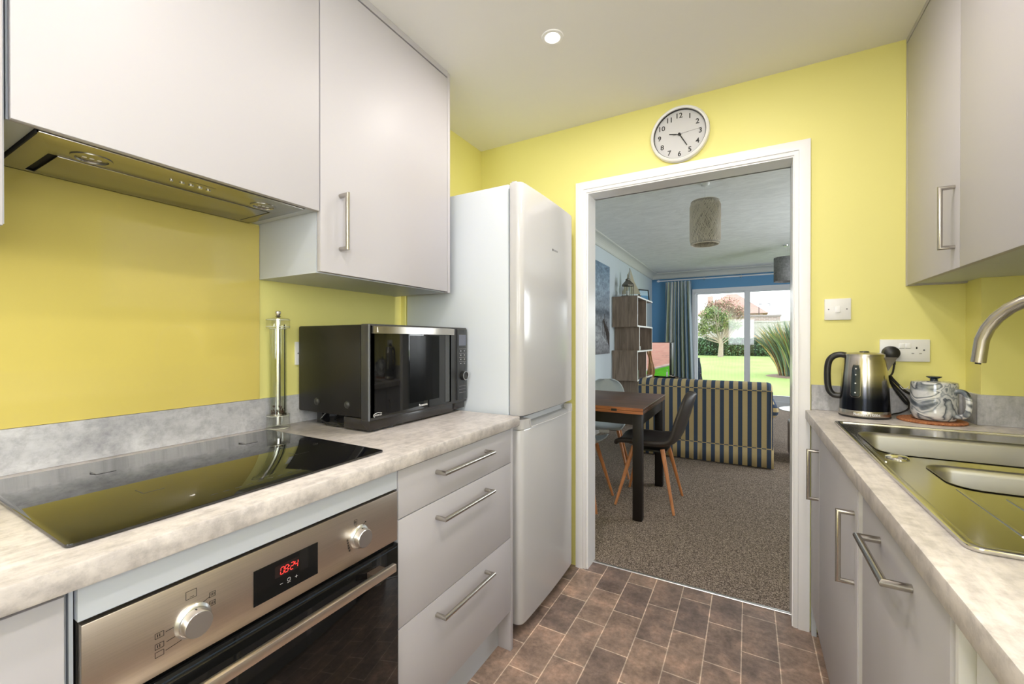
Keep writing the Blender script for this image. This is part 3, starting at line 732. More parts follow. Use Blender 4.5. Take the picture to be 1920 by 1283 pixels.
# sockets and switches
def faceplate(name, label, cat, c, R_, N_, w, h, extra):
    """plate centred at c on a wall; R_ = right vector, N_ = outward normal"""
    R_, N_ = Vector(R_), Vector(N_); c = Vector(c); U_ = Vector((0,0,1))
    t = thing(name, label, cat, tuple(c))
    MB().obox(c+N_*.0045, R_, U_, N_, w/2, h/2, .0045).build('plate', m_plast, t, bevel=.0025)
    def bx(nm, x, z, hw, hh, mat, o=.0095, th=.0006, **k):
        return MB().obox(c+R_*x+U_*z+N_*o, R_, U_, N_, hw, hh, th).build(nm, mat, t, **k)
    extra(t, c, R_, U_, N_, bx); return t
def ex_switch(t, c, R_, U_, N_, bx):
    bx('rocker', 0, 0, .009, .0135, m_white, .0105, .0018, bevel=.001)
    for x in (-.030, .030): MB().lathe([(.0026, 0), (.0026, .0008)], c+R_*x+N_*.009, 12, N_).build('screw', m_edge, t)
faceplate('light_switch', 'square white light switch on the yellow wall', 'light switch', (.3205, DY, 1.364), (1,0,0), (0,-1,0), .088, .088, ex_switch)
def ex_socket(t, c, R_, U_, N_, bx):
    for x in (-.008, .010): 
        bx('switch_rocker', x, .018, .0075, .009, m_white, .0105, .0015, bevel=.0008)
        bx('switch_shadow_gap', x, .0085, .0075, .0008, m_edge, .0093, .0003)
    for x0 in ((-.040,), (.035,))[1:]:
        x0 = x0[0]
        bx('earth_slot', x0, .010, .002, .0042, m_ink, .0093, .0003)
        for dx in (-.011, .011): bx('pin_slot', x0+dx, -.011, .0036, .0018, plain('shutter_grey', (.35,.35,.35,1), .5), .0093, .0003)
    MB().lathe([(.003, 0), (.003, .0008)], c+R_*.056+N_*.009+U_*.002, 12, N_).build('screw', m_edge, t)
faceplate('double_socket', 'white double power socket behind the kettle and teapot', 'power socket', (.528, DY, 1.196), (1,0,0), (0,-1,0), .147, .086, ex_socket)
def ex_single(t, c, R_, U_, N_, bx):
    bx('rocker', 0, .01, .008, .012, m_white, .0105, .0015); MB().lathe([(.0026, 0), (.0026, .0008)], c-R_*.034+N_*.009, 12, N_).build('screw', m_edge, t)
faceplate('wall_socket', 'white power socket on the left wall half hidden by the microwave', 'power socket', (WX, 1.005, 1.187), (0,1,0), (1,0,0), .088, .086, ex_single)

# ------------------------------------------------------------------ wall clock
CC = Vector((-.291, DY, 2.228)); N = Vector((0,-1,0))
ck = thing('wall_clock', 'round white wall clock above the doorway', 'clock', tuple(CC))
MB().lathe([(.125, 0), (.1335, .006), (.1345, .016), (.131, .028), (.124, .032), (.119, .030), (.117, .020), (.117, .012)], CC, 64, N, capt=False).build('case', m_plast, ck, smooth=True)
MB().lathe([(.1168, .011), (.1168, .0125)], CC, 64, N).build('dial', plain('pale_grey_dial', (.60,.60,.62,1), .45), ck)
MB().lathe([(.1178, .013), (.1178, .0235), (.1158, .0235), (.1158, .013)], CC, 64, N, capb=False, capt=False).build('inner_ring', m_ink, ck)
nm = MB()
for k in range(1, 13):
    a = 2*PI*k/12
    nm.text(str(k), CC+V(math.sin(a)*.092, -.0127, math.cos(a)*.092), (1,0,0), (0,0,1), .0245, .0003, bold=.018)
nm.build('numeral_print', m_ink, ck)
def hand(a, l0, l1, w0, w1, y, name, mat=m_ink):
    d = V(math.sin(a), 0, math.cos(a)); s = V(math.cos(a), 0, -math.sin(a)); p = CC+V(0, -y, 0)
    vs = [p-d*l0-s*w0, p-d*l0+s*w0, p+d*l1+s*w1, p+d*l1-s*w1]; vs += [v+V(0,-.0012,0) for v in vs]
    MB().add(vs, [(0,1,2,3),(7,6,5,4),(0,4,5,1),(1,5,6,2),(2,6,7,3),(3,7,4,0)]).build(name, mat, ck)
hand(math.radians(283), .008, .048, .0026, .0026, .014, 'hour_hand')
hand(math.radians(150), .008, .068, .0026, .0018, .0165, 'minute_hand')
hand(math.radians(85), .03, .100, .0006, .0003, .019, 'second_hand', plain('grey_hand', (.2,.2,.22,1), .4))
MB().lathe([(.006, .012), (.006, .021)], CC, 20, N).build('hub', m_ink, ck)

# ------------------------------------------------------------------ right run
RW = .944; RFX = .209
SB1 = rrect(.297, .715, 1.392, 1.690, .05, 8)     # main bowl
SB2 = rrect(.353, .70, 1.135, 1.318, .045, 8)     # half bowl
rw = MB().plate([(RFX, 2.142), (RFX, -1.6), (RX-.001, -1.6), (RX-.001, 2.057), (.699, 2.057), (.699, 2.174), (.2315, 2.174), (.2315, 2.142)][::-1], [rrect(.285, .74, 1.05, 1.80, .02, 3)], RW-.038, RW)
tag(rw.build('worktop', m_wtop, bevel=.003, org=(.5, 0, .9)), 'pale stone-effect worktop around the steel sink', 'worktop')
us = MB().box(.2325, .688, DY-.0125, DY-.0005, RW+.0005, RW+.104).box(.6875, .6995, 2.0585, DY-.013, RW+.0005, RW+.104)
tag(us.build('worktop_upstand', m_upst, org=(.45, DY, RW)), 'grey upstand strip behind the kettle, turning the boxed corner', 'upstand')
us = MB().box(.6875, RX-.001, 2.0455, 2.0575, RW+.0005, RW+.104)
tag(us.build('worktop_upstand', m_upst, org=(.75, 2.05, RW)), 'grey upstand strip on the boxed corner right of the teapot', 'upstand')
us = B(RX-.0125, RX-.0005, -1.6, 2.045, RW+.0005, RW+.104)
tag(us.build('worktop_upstand', m_upst, org=(RX, .5, RW)), 'grey upstand strip along the right wall behind the sink', 'upstand')
# sink
sk = thing('kitchen_sink', 'stainless steel one and a half bowl sink with drainer', 'sink', (.5, 1.33, RW))
SZ = RW+.0035
deck = MB().plate(rrect(.264, .775, .812, 1.858, .018, 5), [rrect(.2775, .762, .826, 1.845, .012, 5)], RW+.0003, SZ+.0035)
deck.build('rim', m_sink, sk, bevel=.0015)
dk = MB().plate(rrect(.2770, .7625, .8255, 1.8455, .012, 5), [SB1, SB2], RW+.0008, SZ)
dk.build('deck', m_sink, sk)
def bowl(loop, depth, name, ins=.03):
    cx = sum(p[0] for p in loop)/len(loop); cy = sum(p[1] for p in loop)/len(loop)
    def ring(d, z):
        out = []
        for x, y in loop:
            hx = max(abs(p[0]-cx) for p in loop); hy = max(abs(p[1]-cy) for p in loop)
            out.append((cx+(x-cx)*(hx-d)/hx, cy+(y-cy)*(hy-d)/hy, z))
        return out
    rs = [ring(-.004, SZ+.0018), ring(-.0005, SZ+.0016), ring(.003, SZ-.002), ring(.006, SZ-.012), ring(.010, SZ-depth*.8), ring(.018, SZ-depth*.94), ring(.04, SZ-depth)]
    return MB().loft(rs, False, True).build(name, m_bowl, sk, smooth=True, ang=70)
bowl(SB1, .16, 'main_bowl'); bowl(SB2, .11, 'half_bowl')
MB().lathe([(.022, 0), (.023, .003), (.018, .006), (.008, .0075)], (.318, 1.356, SZ), 28).build('waste_control_knob', m_chrome, sk, smooth=True)
g = MB()
for i, x in enumerate((.352, .408, .464, .52, .576, .632, .688)):
    g.tube([(x, 1.125 if x < .36 else 1.095, SZ-.0003), (x, .90, SZ-.0003)], .0032, 8, sq=.7)
g.build('drainer_ridge', m_sink, sk, smooth=True)
MB().tube([(.2845, 1.50, SZ), (.2845, 1.30, SZ)], .0022, 6).build('edge_bead', m_sink, sk, smooth=True)

# tap
tp = thing('kitchen_tap', 'brushed steel swan-neck tap arching over the sink', 'tap', (.735, 1.36, RW))
b = Vector((.731, 1.365, RW+.0012)); e = Vector((.526, 1.552, 0))
MB().lathe([(.027, .003), (.027, .012), (.022, .016), (.021, .07), (.016, .075)], b, 28).build('body', m_steel, tp, smooth=True)
dv = Vector((e.x-b.x, e.y-b.y, 0)); rr = dv.length/2; dn_ = dv.normalized(); zc = 1.206
pts = [b+V(0,0,.07), b+V(0,0,zc-b.z)]
for i in range(1, 15):
    a = PI*i/14*1.0; pts.append(Vector((b.x, b.y, zc)) + dn_*(rr-rr*math.cos(a)) + V(0,0,rr*math.sin(a)))
last = pts[-1]; dl_ = (pts[-1]-pts[-2]).normalized()
pts.append(last+dl_*.028)
MB().tube(pts, .0145, 24).build('spout', m_steel, tp, smooth=True)
MB().tube([pts[-1], pts[-1]+dl_*.005], .006, 12).build('nozzle', m_black, tp, smooth=True)
MB().tube([b+V(0,0,.055), b+V(.02,-.07,.075)], .006, 12).build('lever', m_steel, tp, smooth=True)

# base units
def base_door(parent, x, y0, y1, z0, z1): return B(x, x+.018, y0, y1, z0, z1).build('door', m_cab, parent, bevel=.0012)
c = thing('base_cabinet', 'narrow light grey base cabinet at the doorway end', 'cabinet', (.5, 2.02, 0))
B(.25, RX-.02, 1.908, 2.138, .13, .70).build('body', m_carc, c); B(.31, RX-.1, 1.906, 2.174, 0, .129).build('plinth', m_dark, c); B(.2325, .2495, 2.1395, 2.1745, .0, RW-.04).build('end_filler', m_carc, c)
d_ = base_door(c, .230, 1.909, 2.138, .132, RW-.046)
bar_handle((.230, 1.934, .818), (.230, 1.934, .638), (-1,0,0), .006, .032).build('handle', m_steel, d_, smooth=True)
c = thing('base_cabinet', 'light grey base cabinet with upright handle under the sink bowl', 'cabinet', (.5, 1.6, 0))
B(.25, RX-.02, 1.302, 1.905, .13, .70).build('body', m_carc, c); B(.31, RX-.1, 1.302, 1.905, 0, .129).build('plinth', m_carc, c)
d_ = base_door(c, .230, 1.292, 1.906, .132, RW-.046)
bar_handle((.230, 1.325, .805), (.230, 1.325, .632), (-1,0,0), .006, .032).build('handle', m_steel, d_, smooth=True)
c = thing('base_cabinet', 'light grey appliance-door cabinet with level handle under the drainer', 'cabinet', (.5, 1.0, 0))
B(.262, RX-.02, .762, 1.29, .13, .70).build('body', m_carc, c); B(.31, RX-.1, .765, 1.3, 0, .129).build('plinth', m_carc, c)
B(.2325, .2615, 1.2465, 1.2905, .132, RW-.042).build('edge_strip', m_plast, c)
d_ = base_door(c, .2315, .762, 1.2455, .132, RW-.046)
bar_handle((.2315, 1.097, .833), (.2315, .908, .833), (-1,0,0), .0068, .036).build('handle', m_steel, d_, smooth=True)
w_ = thing('washing_machine', 'white washing machine under the near end of the right worktop', 'washing machine', (.55, .43, 0))
B(.262, RX-.02, .138, .738, .01, RW-.042).build('casing', m_appl, w_, bevel=.004)
B(.236, .26, .750, .7595, .13, RW-.042).build('side_strip', m_plast, w_)
B(.246, .262, .138, .732, .70, RW-.05).build('control_panel', m_plast, w_, bevel=.002)
MB().lathe([(.030, 0), (.029, .012), (.02, .02)], (.246, .620, .850), 28, (-1,0,0)).build('dial', m_plast, w_, smooth=True)
MB().lathe([(.17, 0), (.165, .02), (.12, .03)], (.262, .44, .42), 40, (-1,0,0)).build('porthole_door', m_plast, w_, smooth=True)
c = thing('base_cabinet', 'light grey base cabinet behind the camera on the right', 'cabinet', (.5, -.6, 0))
B(.25, RX-.02, -1.59, .13, .13, RW-.042).build('body', m_carc, c); B(.31, RX-.1, -1.59, .13, 0, .129).build('plinth', m_carc, c)
base_door(c, .230, -.6, .128, .132, RW-.046); base_door(c, .230, -1.58, -.605, .132, RW-.046)

# right wall cabinets
WXF = .532
c = thing('wall_cabinet', 'narrow light grey wall cabinet with steel handle above the teapot', 'cabinet', (.7, 1.93, 1.45))
MB().box(WXF+.021, .864, 1.6945, 2.0575, 1.452, 2.384).box(WXF+.021, .6995, 2.0575, 2.154, 1.452, 2.384).build('body', m_carc, c)
d_ = B(WXF, WXF+.018, 1.696, 2.154, 1.4475, 2.382).build('door', m_cab, c, bevel=.0012)
bar_handle((WXF, 1.728, 1.690), (WXF, 1.728, 1.512), (-1,0,0), .006, .032).build('handle', m_steel, d_, smooth=True)
B(WXF, .699, 2.156, 2.1745, 1.446, 2.384).build('end_panel', m_cab, c, bevel=.001)
B(WXF, WXF+.03, 1.6945, 2.1745, 2.387, 2.4045).build('cornice', m_cab, c)
c = thing('wall_cabinet', 'wide light grey wall cabinet at the top right corner', 'cabinet', (.7, 1.4, 1.45))
B(WXF+.021, .864, 1.1, 1.693, 1.452, 2.384).build('body', m_carc, c)
B(WXF, WXF+.018, 1.1, 1.6925, 1.4475, 2.382).build('door', m_cab, c, bevel=.0012)
B(WXF, WXF+.03, 1.1, 1.693, 2.387, 2.4045).build('cornice', m_cab, c)

# ------------------------------------------------------------------ kettle
KX, KY = .388, 2.068
kt = thing('kettle', 'steel and black ombre electric kettle on the right worktop', 'kettle', (KX, KY, RW))
m = M('ombre_steel_to_black'); m.set(Metallic=1.0, Roughness=.2)
tc = m.n.new('ShaderNodeTexCoord'); sp = m.n.new('ShaderNodeSeparateXYZ'); m.l.new(tc.outputs['Object'], sp.inputs[0])
mr = m.n.new('ShaderNodeMapRange'); mr.inputs[1].default_value = .07; mr.inputs[2].default_value = .165; m.l.new(sp.outputs['Z'], mr.inputs[0])
m.color(m.ramp(mr.outputs[0], [(0, (.02,.022,.03,1)), (.45, (.10,.10,.11,1)), (1, (.56,.52,.48,1))])); m_ombre = m.m
kc = (KX, KY, RW+.0008)
MB().lathe([(.0775, 0), (.0785, .003), (.0785, .006)], kc, 48).build('base_plate', m_black, kt, smooth=True)
MB().lathe([(.0775, .0062), (.0780, .010), (.0775, .024), (.0765, .027)], kc, 48).build('base_band', m_steel, kt, smooth=True)
prof = [(.0765, .027), (.0755, .05), (.0730, .10), (.0690, .16), (.0645, .215), (.0610, .232)]
MB().lathe(prof, kc, 56).build('body', m_ombre, kt, smooth=True)
ld_ = MB().lathe([(.0620, .2315), (.0610, .238), (.050, .2425), (.020, .2450)], kc, 48).build('lid', m_steel, kt, smooth=True)
MB().lathe([(.016, .2445), (.014, .2485), (.006, .2495)], kc, 24).build('lid_button', m_black, ld_, smooth=True)
def around(ang, r, z):  # direction in the horizontal plane
    return Vector((KX+math.cos(ang)*r, KY+math.sin(ang)*r, RW+z))
VR = math.radians(-11)       # camera-right direction around the kettle
hp_ = [around(PI+VR, .055, .232), around(PI+VR, .072, .236), around(PI+VR, .092, .230), around(PI+VR, .107, .212), around(PI+VR, .113, .18), around(PI+VR, .113, .13), around(PI+VR, .108, .095), around(PI+VR, .096, .077), around(PI+VR, .082, .073), around(PI+VR, .070, .074)]
def smooth_path(p, k=4):
    out = []
    for i in range(len(p)-1):
        a = p[max(i-1,0)]; b_ = p[i]; c_ = p[i+1]; d_ = p[min(i+2, len(p)-1)]
        for j in range(k):
            t = j/k; out.append(.5*((2*b_)+(c_-a)*t+(2*a-5*b_+4*c_-d_)*t*t+(-a+3*b_-3*c_+d_)*t**3))
    out.append(p[-1]); return out
MB().tube(smooth_path(hp_), .0115, 16).build('handle', m_black, kt, smooth=True, label='black hooped handle')
# spout: triangular beak
s0 = around(VR, .054, .232); q1 = around(VR+.55, .058, .228); q2 = around(VR-.55, .058, .228); tip = around(VR, .094, .2275); low = around(VR, .0645, .172)
MB().add([q1, q2, tip, low], [(0,2,1), (0,3,2), (1,2,3)]).build('spout', m_steel, kt, solid=.002)
# gauge facing the camera
ga = math.atan2(-KY, -KX) - .36
def gp(da, z, ex=.0012):
    for i in range(len(prof)-1):
        if prof[i][1] <= z <= prof[i+1][1]:
            t = (z-prof[i][1])/(prof[i+1][1]-prof[i][1]); r = prof[i][0]+(prof[i+1][0]-prof[i][0])*t
    return around(ga+da, r+ex, z)
G = [[gp(da*(1 if zz < 99 else 1), zz) for da in (-.19, -.095, 0, .095, .19)] for zz in (.082, .10, .12, .14, .16, .18, .198)]
for row, kf in ((0, .75), (6, .6)):
    zz = (.082, .198)[row > 0]; G[row] = [gp(da*kf, zz) for da in (-.19, -.095, 0, .095, .19)]
gw = MB().grid(G).build('water_gauge', plain('smoky_gauge', (.03,.04,.045,1), .08), kt, smooth=True)
fr_ = [gp(a_*1.25, z_) for a_, z_ in ((-.17, .085), (-.17, .12), (-.165, .16), (-.15, .19), (-.10, .2), (0, .203), (.10, .2), (.15, .19), (.165, .16), (.17, .12), (.17, .085), (.11, .079), (0, .078), (-.11, .079))]
MB().tube(fr_, .0010, 6, closed=True).build('gauge_frame', m_steel, gw, smooth=True)
dd = MB()
for zz in (.095, .13, .162, .185):
    dd.lathe([(.0028, 0), (.0018, .0012)], gp(0, zz, .0010), 12, (gp(0, zz)-Vector((KX, KY, RW+zz))))
dd.build('gauge_dot', m_plast, gw)
# lettering round the base band
tx = MB(); word = 'Russell Hobbs'; span = 1.0
fa = math.atan2(-KY, -KX)
for i, ch in enumerate(word):
    if ch == ' ': continue
    a = fa - span/2 + span*(i+.5)/len(word) + .12
    n_ = V(math.cos(a), math.sin(a), 0); r_ = V(-math.sin(a), math.cos(a), 0)
    up_ = .0108 if ch in 'RHllbbd' else .0078
    tx.text(ch, V(KX, KY, RW+.0155 + (up_-.0078)/2) + n_*.0782, r_, (0,0,1), up_, .0006, bold=.012)
tx.build('embossed_name', m_plast, kt)
# plug and cord
PL = V(.486, DY-.009, 1.186)
pg = MB().lathe([(.0275, 0), (.0275, .012), (.024, .026), (.015, .032)], PL, 32, (0,-1,0)).build('plug', m_black, kt, smooth=True)
MB().tube([PL+V(.004,-.016,-.018), PL+V(.008,-.016,-.045)], [.008, .005], 12).build('cord_grip', m_black, pg, smooth=True)
cord = [PL+V(.008,-.016,-.045), PL+V(.004,-.016,-.075), V(.480,2.145,1.085), V(.505,2.14,1.045), V(.532,2.14,1.005), V(.535,2.145,.975), V(.515,2.15,.957), V(.490,2.13,.952), V(.468,2.10,.950)]
MB().tube(smooth_path([Vector(p) for p in cord]), .0032, 8).tube(smooth_path([Vector(p) for p in ((.478,2.14,1.10),(.495,2.14,1.075),(.525,2.14,1.04),(.56,2.145,1.02),(.585,2.15,1.0))]), .0050, 8).tube(smooth_path([Vector(p) for p in ((.478,2.145,1.095),(.490,2.15,1.06),(.512,2.15,1.02),(.535,2.15,.99),(.575,2.152,.972))]), .0050, 8).build('power_cord', m_black, kt, smooth=True)
MB().tube([V(.507,2.136,1.062), V(.515,2.133,1.050), V(.527,2.133,1.052), V(.533,2.137,1.060)], .0012, 6).build('cable_tie', m_plast, kt, smooth=True)

# cork mat and teapot
TX, TY = .572, 2.050
ct = MB().lathe([(.090, .0005), (.0925, .003), (.0925, .006), (.090, .0085)], (TX, TY, RW), 64)
m = M('cork'); v = m.coords(); n1 = m.noise(v, 130, 5, .8); m.color(m.ramp(n1, [(.35, (.16,.05,.02,1)), (.5, (.38,.14,.055,1)), (.65, (.55,.25,.11,1))])).set(Roughness=.9); m.bump(n1, .4, .001)
tag(ct.build('cork_mat', m.m, smooth=True, org=(TX, TY, RW)), 'round orange-brown cork mat under the teapot', 'mat')
m = M('grey_marbled_glaze'); v = m.coords((1, 1, 1.2), loc=(3.1, 1.7, .4)); m.set(Roughness=.12, Coat_Weight=.6)
n1 = m.noise(v, 4.2, 2, .4, 4.0); n2 = m.noise(v, 9, 3, .55, 3)
c1 = m.ramp(n1, [(.34, (.03,.04,.055,1)), (.40, (.20,.23,.27,1)), (.44, (.66,.67,.69,1)), (.475, (.24,.27,.31,1)), (.51, (.70,.71,.72,1)), (.56, (.66,.67,.69,1)), (.59, (.08,.095,.12,1)), (.63, (.35,.38,.41,1)), (.68, (.66,.67,.69,1))])
m.color(m.mix(c1, m.ramp(n2, [(.35, (.5,.53,.57,1)), (.55, (1,1,1,1))]), .6, 'MULTIPLY')); m_marb = m.m
T0 = (TX+.006, TY-.004, RW+.0095)
te = thing('teapot', 'grey and white marbled ceramic teapot on the cork mat', 'teapot', T0)
MB().lathe([(.050, 0), (.057, .003), (.0610, .010), (.0625, .03), (.0625, .122), (.0615, .129), (.056, .1315)], T0, 56, capt=False).build('body', m_marb, te, smooth=True)
lt = MB().lathe([(.0612, .1295), (.060, .1335), (.048, .1365), (.012, .139)], T0, 48, capb=False).build('lid', m_marb, te, smooth=True)
MB().lathe([(.011, .1385), (.010, .145), (.020, .150), (.021, .1535), (.008, .155)], T0, 28).build('lid_knob', plain('dark_blue_glaze', (.02,.035,.05,1), .12), lt, smooth=True)
hr = Vector((math.cos(-.75), math.sin(-.75), 0)); tc0 = Vector(T0)
pts_ = [tc0+hr*r_+V(0,0,z_) for r_, z_ in ((.055,.104),(.072,.107),(.086,.100),(.0935,.078),(.0935,.050),(.086,.028),(.072,.019),(.058,.019))]
MB().tube(smooth_path(pts_, 3), .0085, 14, sq=1.0).build('handle', m_marb, te, smooth=True)
sr = Vector((math.cos(1.83), math.sin(1.83), 0))
MB().tube([tc0+sr*.050+V(0,0,.055), tc0+sr*.072+V(0,0,.078), tc0+sr*.086+V(0,0,.108)], [.016, .012, .008], 16).build('spout', m_marb, te, smooth=True)


# ------------------------------------------------------------------ living room: table
TBX0, TBX1, TBY0, TBY1, TZ0, TZ1 = -1.72, -.618, 2.895, 3.765, .733, .775
tb = thing('dining_table', 'dark wood extending dining table beyond the doorway', 'table', (-1.17, 3.33, 0))
top = MB().box(TBX0, TBX1, TBY0+.002, TBY1, TZ0+.0215, TZ1).box(TBX0, TBX1, TBY0+.002, TBY1, TZ0, TZ0+.0195).build('tabletop', m_tabtop, tb, bevel=.0015)
MB().box(TBX0, TBX1+.0005, TBY0-.001, TBY0+.0018, TZ0+.022, TZ1-.001).box(TBX0, TBX1+.0005, TBY0-.001, TBY0+.0018, TZ0, TZ0+.0195).build('front_edge_band', m_tabedge, top)
MB().box(TBX1, TBX1+.0015, TBY0, TBY1, TZ1-.004, TZ1-.001).build('side_edge_trim', m_alu, top)
MB().box(-.835, -.795, TBY0-.003, TBY0-.001, TZ0+.012, TZ0+.029).build('hinge', m_black, top)
MB().box(TBX0+.05, TBX1-.05, TBY0+.022, TBY0+.042, .655, TZ0).box(TBX0+.05, TBX1-.05, TBY1-.042, TBY1-.022, .655, TZ0).box(TBX1-.035, TBX1-.015, TBY0+.05, TBY1-.05, .655, TZ0).box(TBX0+.015, TBX0+.035, TBY0+.05, TBY1-.05, .655, TZ0).build('apron', m_espresso, tb)
for x in (TBX0+.01, TBX1-.072):
    for y in (TBY0+.012, TBY1-.074):
        B(x, x+.062, y, y+.062, .002, TZ0-.0005).build('leg', m_espresso, tb, bevel=.002)

# chairs
def chair(name, label, mat, rim=None):
    t = thing(name, label, 'chair', (0,0,0), None)
    prof = [(.235,.432,.150), (.232,.448,.172), (.205,.456,.190), (.14,.452,.205), (.06,.446,.212), (-.03,.444,.213), (-.10,.450,.212), (-.155,.466,.208), (-.195,.500,.202), (-.222,.55,.197), (-.243,.61,.193), (-.262,.67,.187), (-.279,.73,.176), (-.293,.78,.156), (-.303,.818,.125), (-.308,.838,.085), (-.310,.845,.045)]
    n = 14; P = []
    for k, (y, z, w) in enumerate(prof):
        row = []
        tb_ = min(max((k-6)/4, 0), 1)
        for i in range(n+1):
            u = 2*i/n-1; e = abs(u)**2.6
            row.append((u*w, y+tb_*.055*e, z+(1-tb_)*.050*e*min(1, k/3)))
        P.append(row)
    MB().grid(P).build('seat_shell', mat, t, smooth=True, solid=.014 if rim is None else .032, sub=1, ang=180)
    MB().box(-.11, .11, -.13, .12, .405, .418).build('seat_frame', m_black, t)
    for sx in (-1, 1):
        for sy, ey in ((1, .215), (-1, -.20)):
            MB().tube([(sx*.115, sy*.105, .432), (sx*.218, ey, .001)], [.0165, .0095], 14).build('leg', m_beech, t, smooth=True)
    return t
def place(t, x, y, rz):
    t.location = (x, y, .002); t.rotation_euler = (0, 0, rz)
dc = chair('dining_chair', 'dark leather dining chair at the table end, its back to the sofa', m_leather, 1)
place(dc, -.655, 3.345, PI/2)
w1 = chair('dining_chair', 'pale grey shell chair pulled up to the far side of the table', m_shellw)
place(w1, -1.185, 3.91, PI+.24)
w2 = copy_tree(w1); w2['label'] = 'pale grey shell chair on the near side, half hidden by the door frame'; place(w2, -1.155, 3.085, 0.0)
MB().box(-.045, .045, .20, .203, .40, .425).build('care_label', m_plast, w1)

# sofa
SX0, SX1, SY, SZT = -1.062, .205, 4.69, .822
sf = thing('sofa', 'navy and tan striped sofa seen from behind', 'sofa', ((SX0+SX1)/2, SY+.45, 0))
def round_back():
    prof = []
    y0, y1, r = SY, SY+.23, .075
    prof += [(y0+.006, .185)]
    for i in range(9):
        a = PI - PI/2*i/8; prof.append((y0+r+r*math.cos(a), SZT-r+r*math.sin(a)))
    for i in range(9):
        a = PI/2 - PI/2*i/8; prof.append((y1-r+r*math.cos(a), SZT-r+r*math.sin(a)))
    prof += [(y1, .185)]
    xs = [SX0+.0, SX0+.012, SX0+.04, SX1-.04, SX1-.012, SX1+.0]; ins = [.03, .010, 0, 0, .010, .03]
    rings = []
    for x, s_ in zip(xs, ins):
        cy, cz = (y0+y1)/2, (SZT+.185)/2
        rings.append([(x, y+(s_ if y < cy else -s_), z-(s_ if z > cz else 0)) for y, z in prof])
    return MB().loft(rings, True, True)
round_back().build('backrest', m_sofax, sf, smooth=True, ang=60)
sk_ = MB()
npl = 80; P = []
for z in (.015, .195):
    P.append([(SX0-.004+(SX1-SX0+.008)*i/npl, SY-.004 - (.006*math.sin(i*.9) if z < .1 else 0) + (.012 if (i == 40 and z < .1) else 0), z) for i in range(npl+1)])
sk_.grid(P)
for x in (SX0-.004, SX1+.004): sk_.grid([[(x+(.003 if z < .1 else 0)*(1 if x > 0 else -1)*math.sin(i*1.3), SY-.004+.9*i/30, z) for i in range(31)] for z in (.015, .195)])
sk_.build('skirt', m_sofax, sf, smooth=True, solid=.006)
MB().tube([(SX0, SY-.003, .195), (SX1+.002, SY-.003, .195)], .005, 8).tube([(SX0+.01, SY-.002, SZT-.072), (SX1-.01, SY-.002, SZT-.072)], .0045, 8).tube([(SX1-.004, SY+.006, .2), (SX1-.004, SY+.008, SZT-.08)], .0045, 8).build('piping', m_sofap, sf, smooth=True)
for sx, x0, x1 in ((-1, SX0-.055, SX0+.13), (1, SX1-.13, SX1+.055)):
    xc_ = SX1+.0 if sx > 0 else SX0
    rings = []
    for y, s_ in ((SY+.20, .02), (SY+.22, 0), (SY+.84, 0), (SY+.87, .015)):
        rr_ = .078-s_
        ring_ = [(xc_-sx*.02+rr_*math.cos(a)*1.0, y, .535+rr_*math.sin(a)) for a in [2*PI*i/24 for i in range(24)]]
        rings.append(ring_)
    MB().loft(rings, True, True).build('arm', m_sofay, sf, smooth=True, ang=60)
    B(min(xc_, xc_-sx*.1), max(xc_, xc_-sx*.1), SY+.18, SY+.84, .185, .55).build('arm_side', m_sofax, sf, bevel=.01)
B(SX0+.1, SX1-.1, SY+.2, SY+.86, .185, .42).build('seat_base', m_sofax, sf, bevel=.02)
for x0, x1 in ((SX0+.105, (SX0+SX1)/2-.003), ((SX0+SX1)/2+.003, SX1-.105)):
    B(x0, x1, SY+.22, SY+.88, .425, .54).build('seat_cushion', m_sofax, sf, bevel=.03, seg=3)
for x in (SX0+.06, SX1-.06):
    for y in (SY+.06, SY+.8): B(x-.02, x+.02, y-.02, y+.02, .002, .19).build('foot', m_black, sf)

# bookshelf
bs = thing('bookshelf', 'grey oak zigzag bookshelf with white front edges against the left wall', 'bookshelf', (-1.56, 6.62, 0))
bx0, bx1, th = LX+.012, -1.375, .022
tiers = [(1.862, 1.442, 6.08, 6.66), (1.442, 1.078, 6.20, 7.10), (1.078, .662, 6.08, 6.66), (.662, .25, 6.20, 7.10)]
wd = MB(); we = MB()
def board(y0, y1, z0, z1):
    wd.box(bx0, bx1-.002, y0, y1, z0, z1); we.box(bx1-.002, bx1+.001, y0, y1, z0, z1)
for zt, zb, ya, yb_ in tiers:
    board(ya, ya+th, zb+th/2, zt-th/2); board(yb_, yb_+th, zb+th/2, zt-th/2)
for z in (1.862, 1.442, 1.078, .662, .25): board(6.08, 7.15, z-th/2, z+th/2)
board(6.08, 6.102, .002, .239); board(7.128, 7.15, .002, .239)
wd.build('boards', m_oak, bs); we.build('front_edges', plain('white_shelf_edge', (.72,.71,.68,1), .4), bs)
ob = thing('shelf_ornament', 'small black and white letter ornament on the middle shelf', 'ornament', (-1.45, 6.35, 1.09))
MB().box(-1.47, -1.44, 6.27, 6.30, 1.0895, 1.13).box(-1.47, -1.44, 6.27, 6.35, 1.0895, 1.10).build('dark_letter', m_black, ob)
MB().box(-1.42, -1.40, 6.33, 6.35, 1.0895, 1.15).box(-1.42, -1.40, 6.38, 6.40, 1.0895, 1.15).box(-1.42, -1.40, 6.33, 6.40, 1.11, 1.12).build('white_letter', m_plast, ob)
ob = thing('small_picture_frame', 'small black frame on the lower bookshelf tier', 'picture frame', (-1.42, 6.3, .68))
MB().box(-1.42, -1.405, 6.17, 6.29, .6735, .80).build('frame', m_black, ob); MB().box(-1.4049, -1.404, 6.18, 6.28, .685, .79).build('print', plain('dark_print', (.02,.025,.03,1), .3), ob)

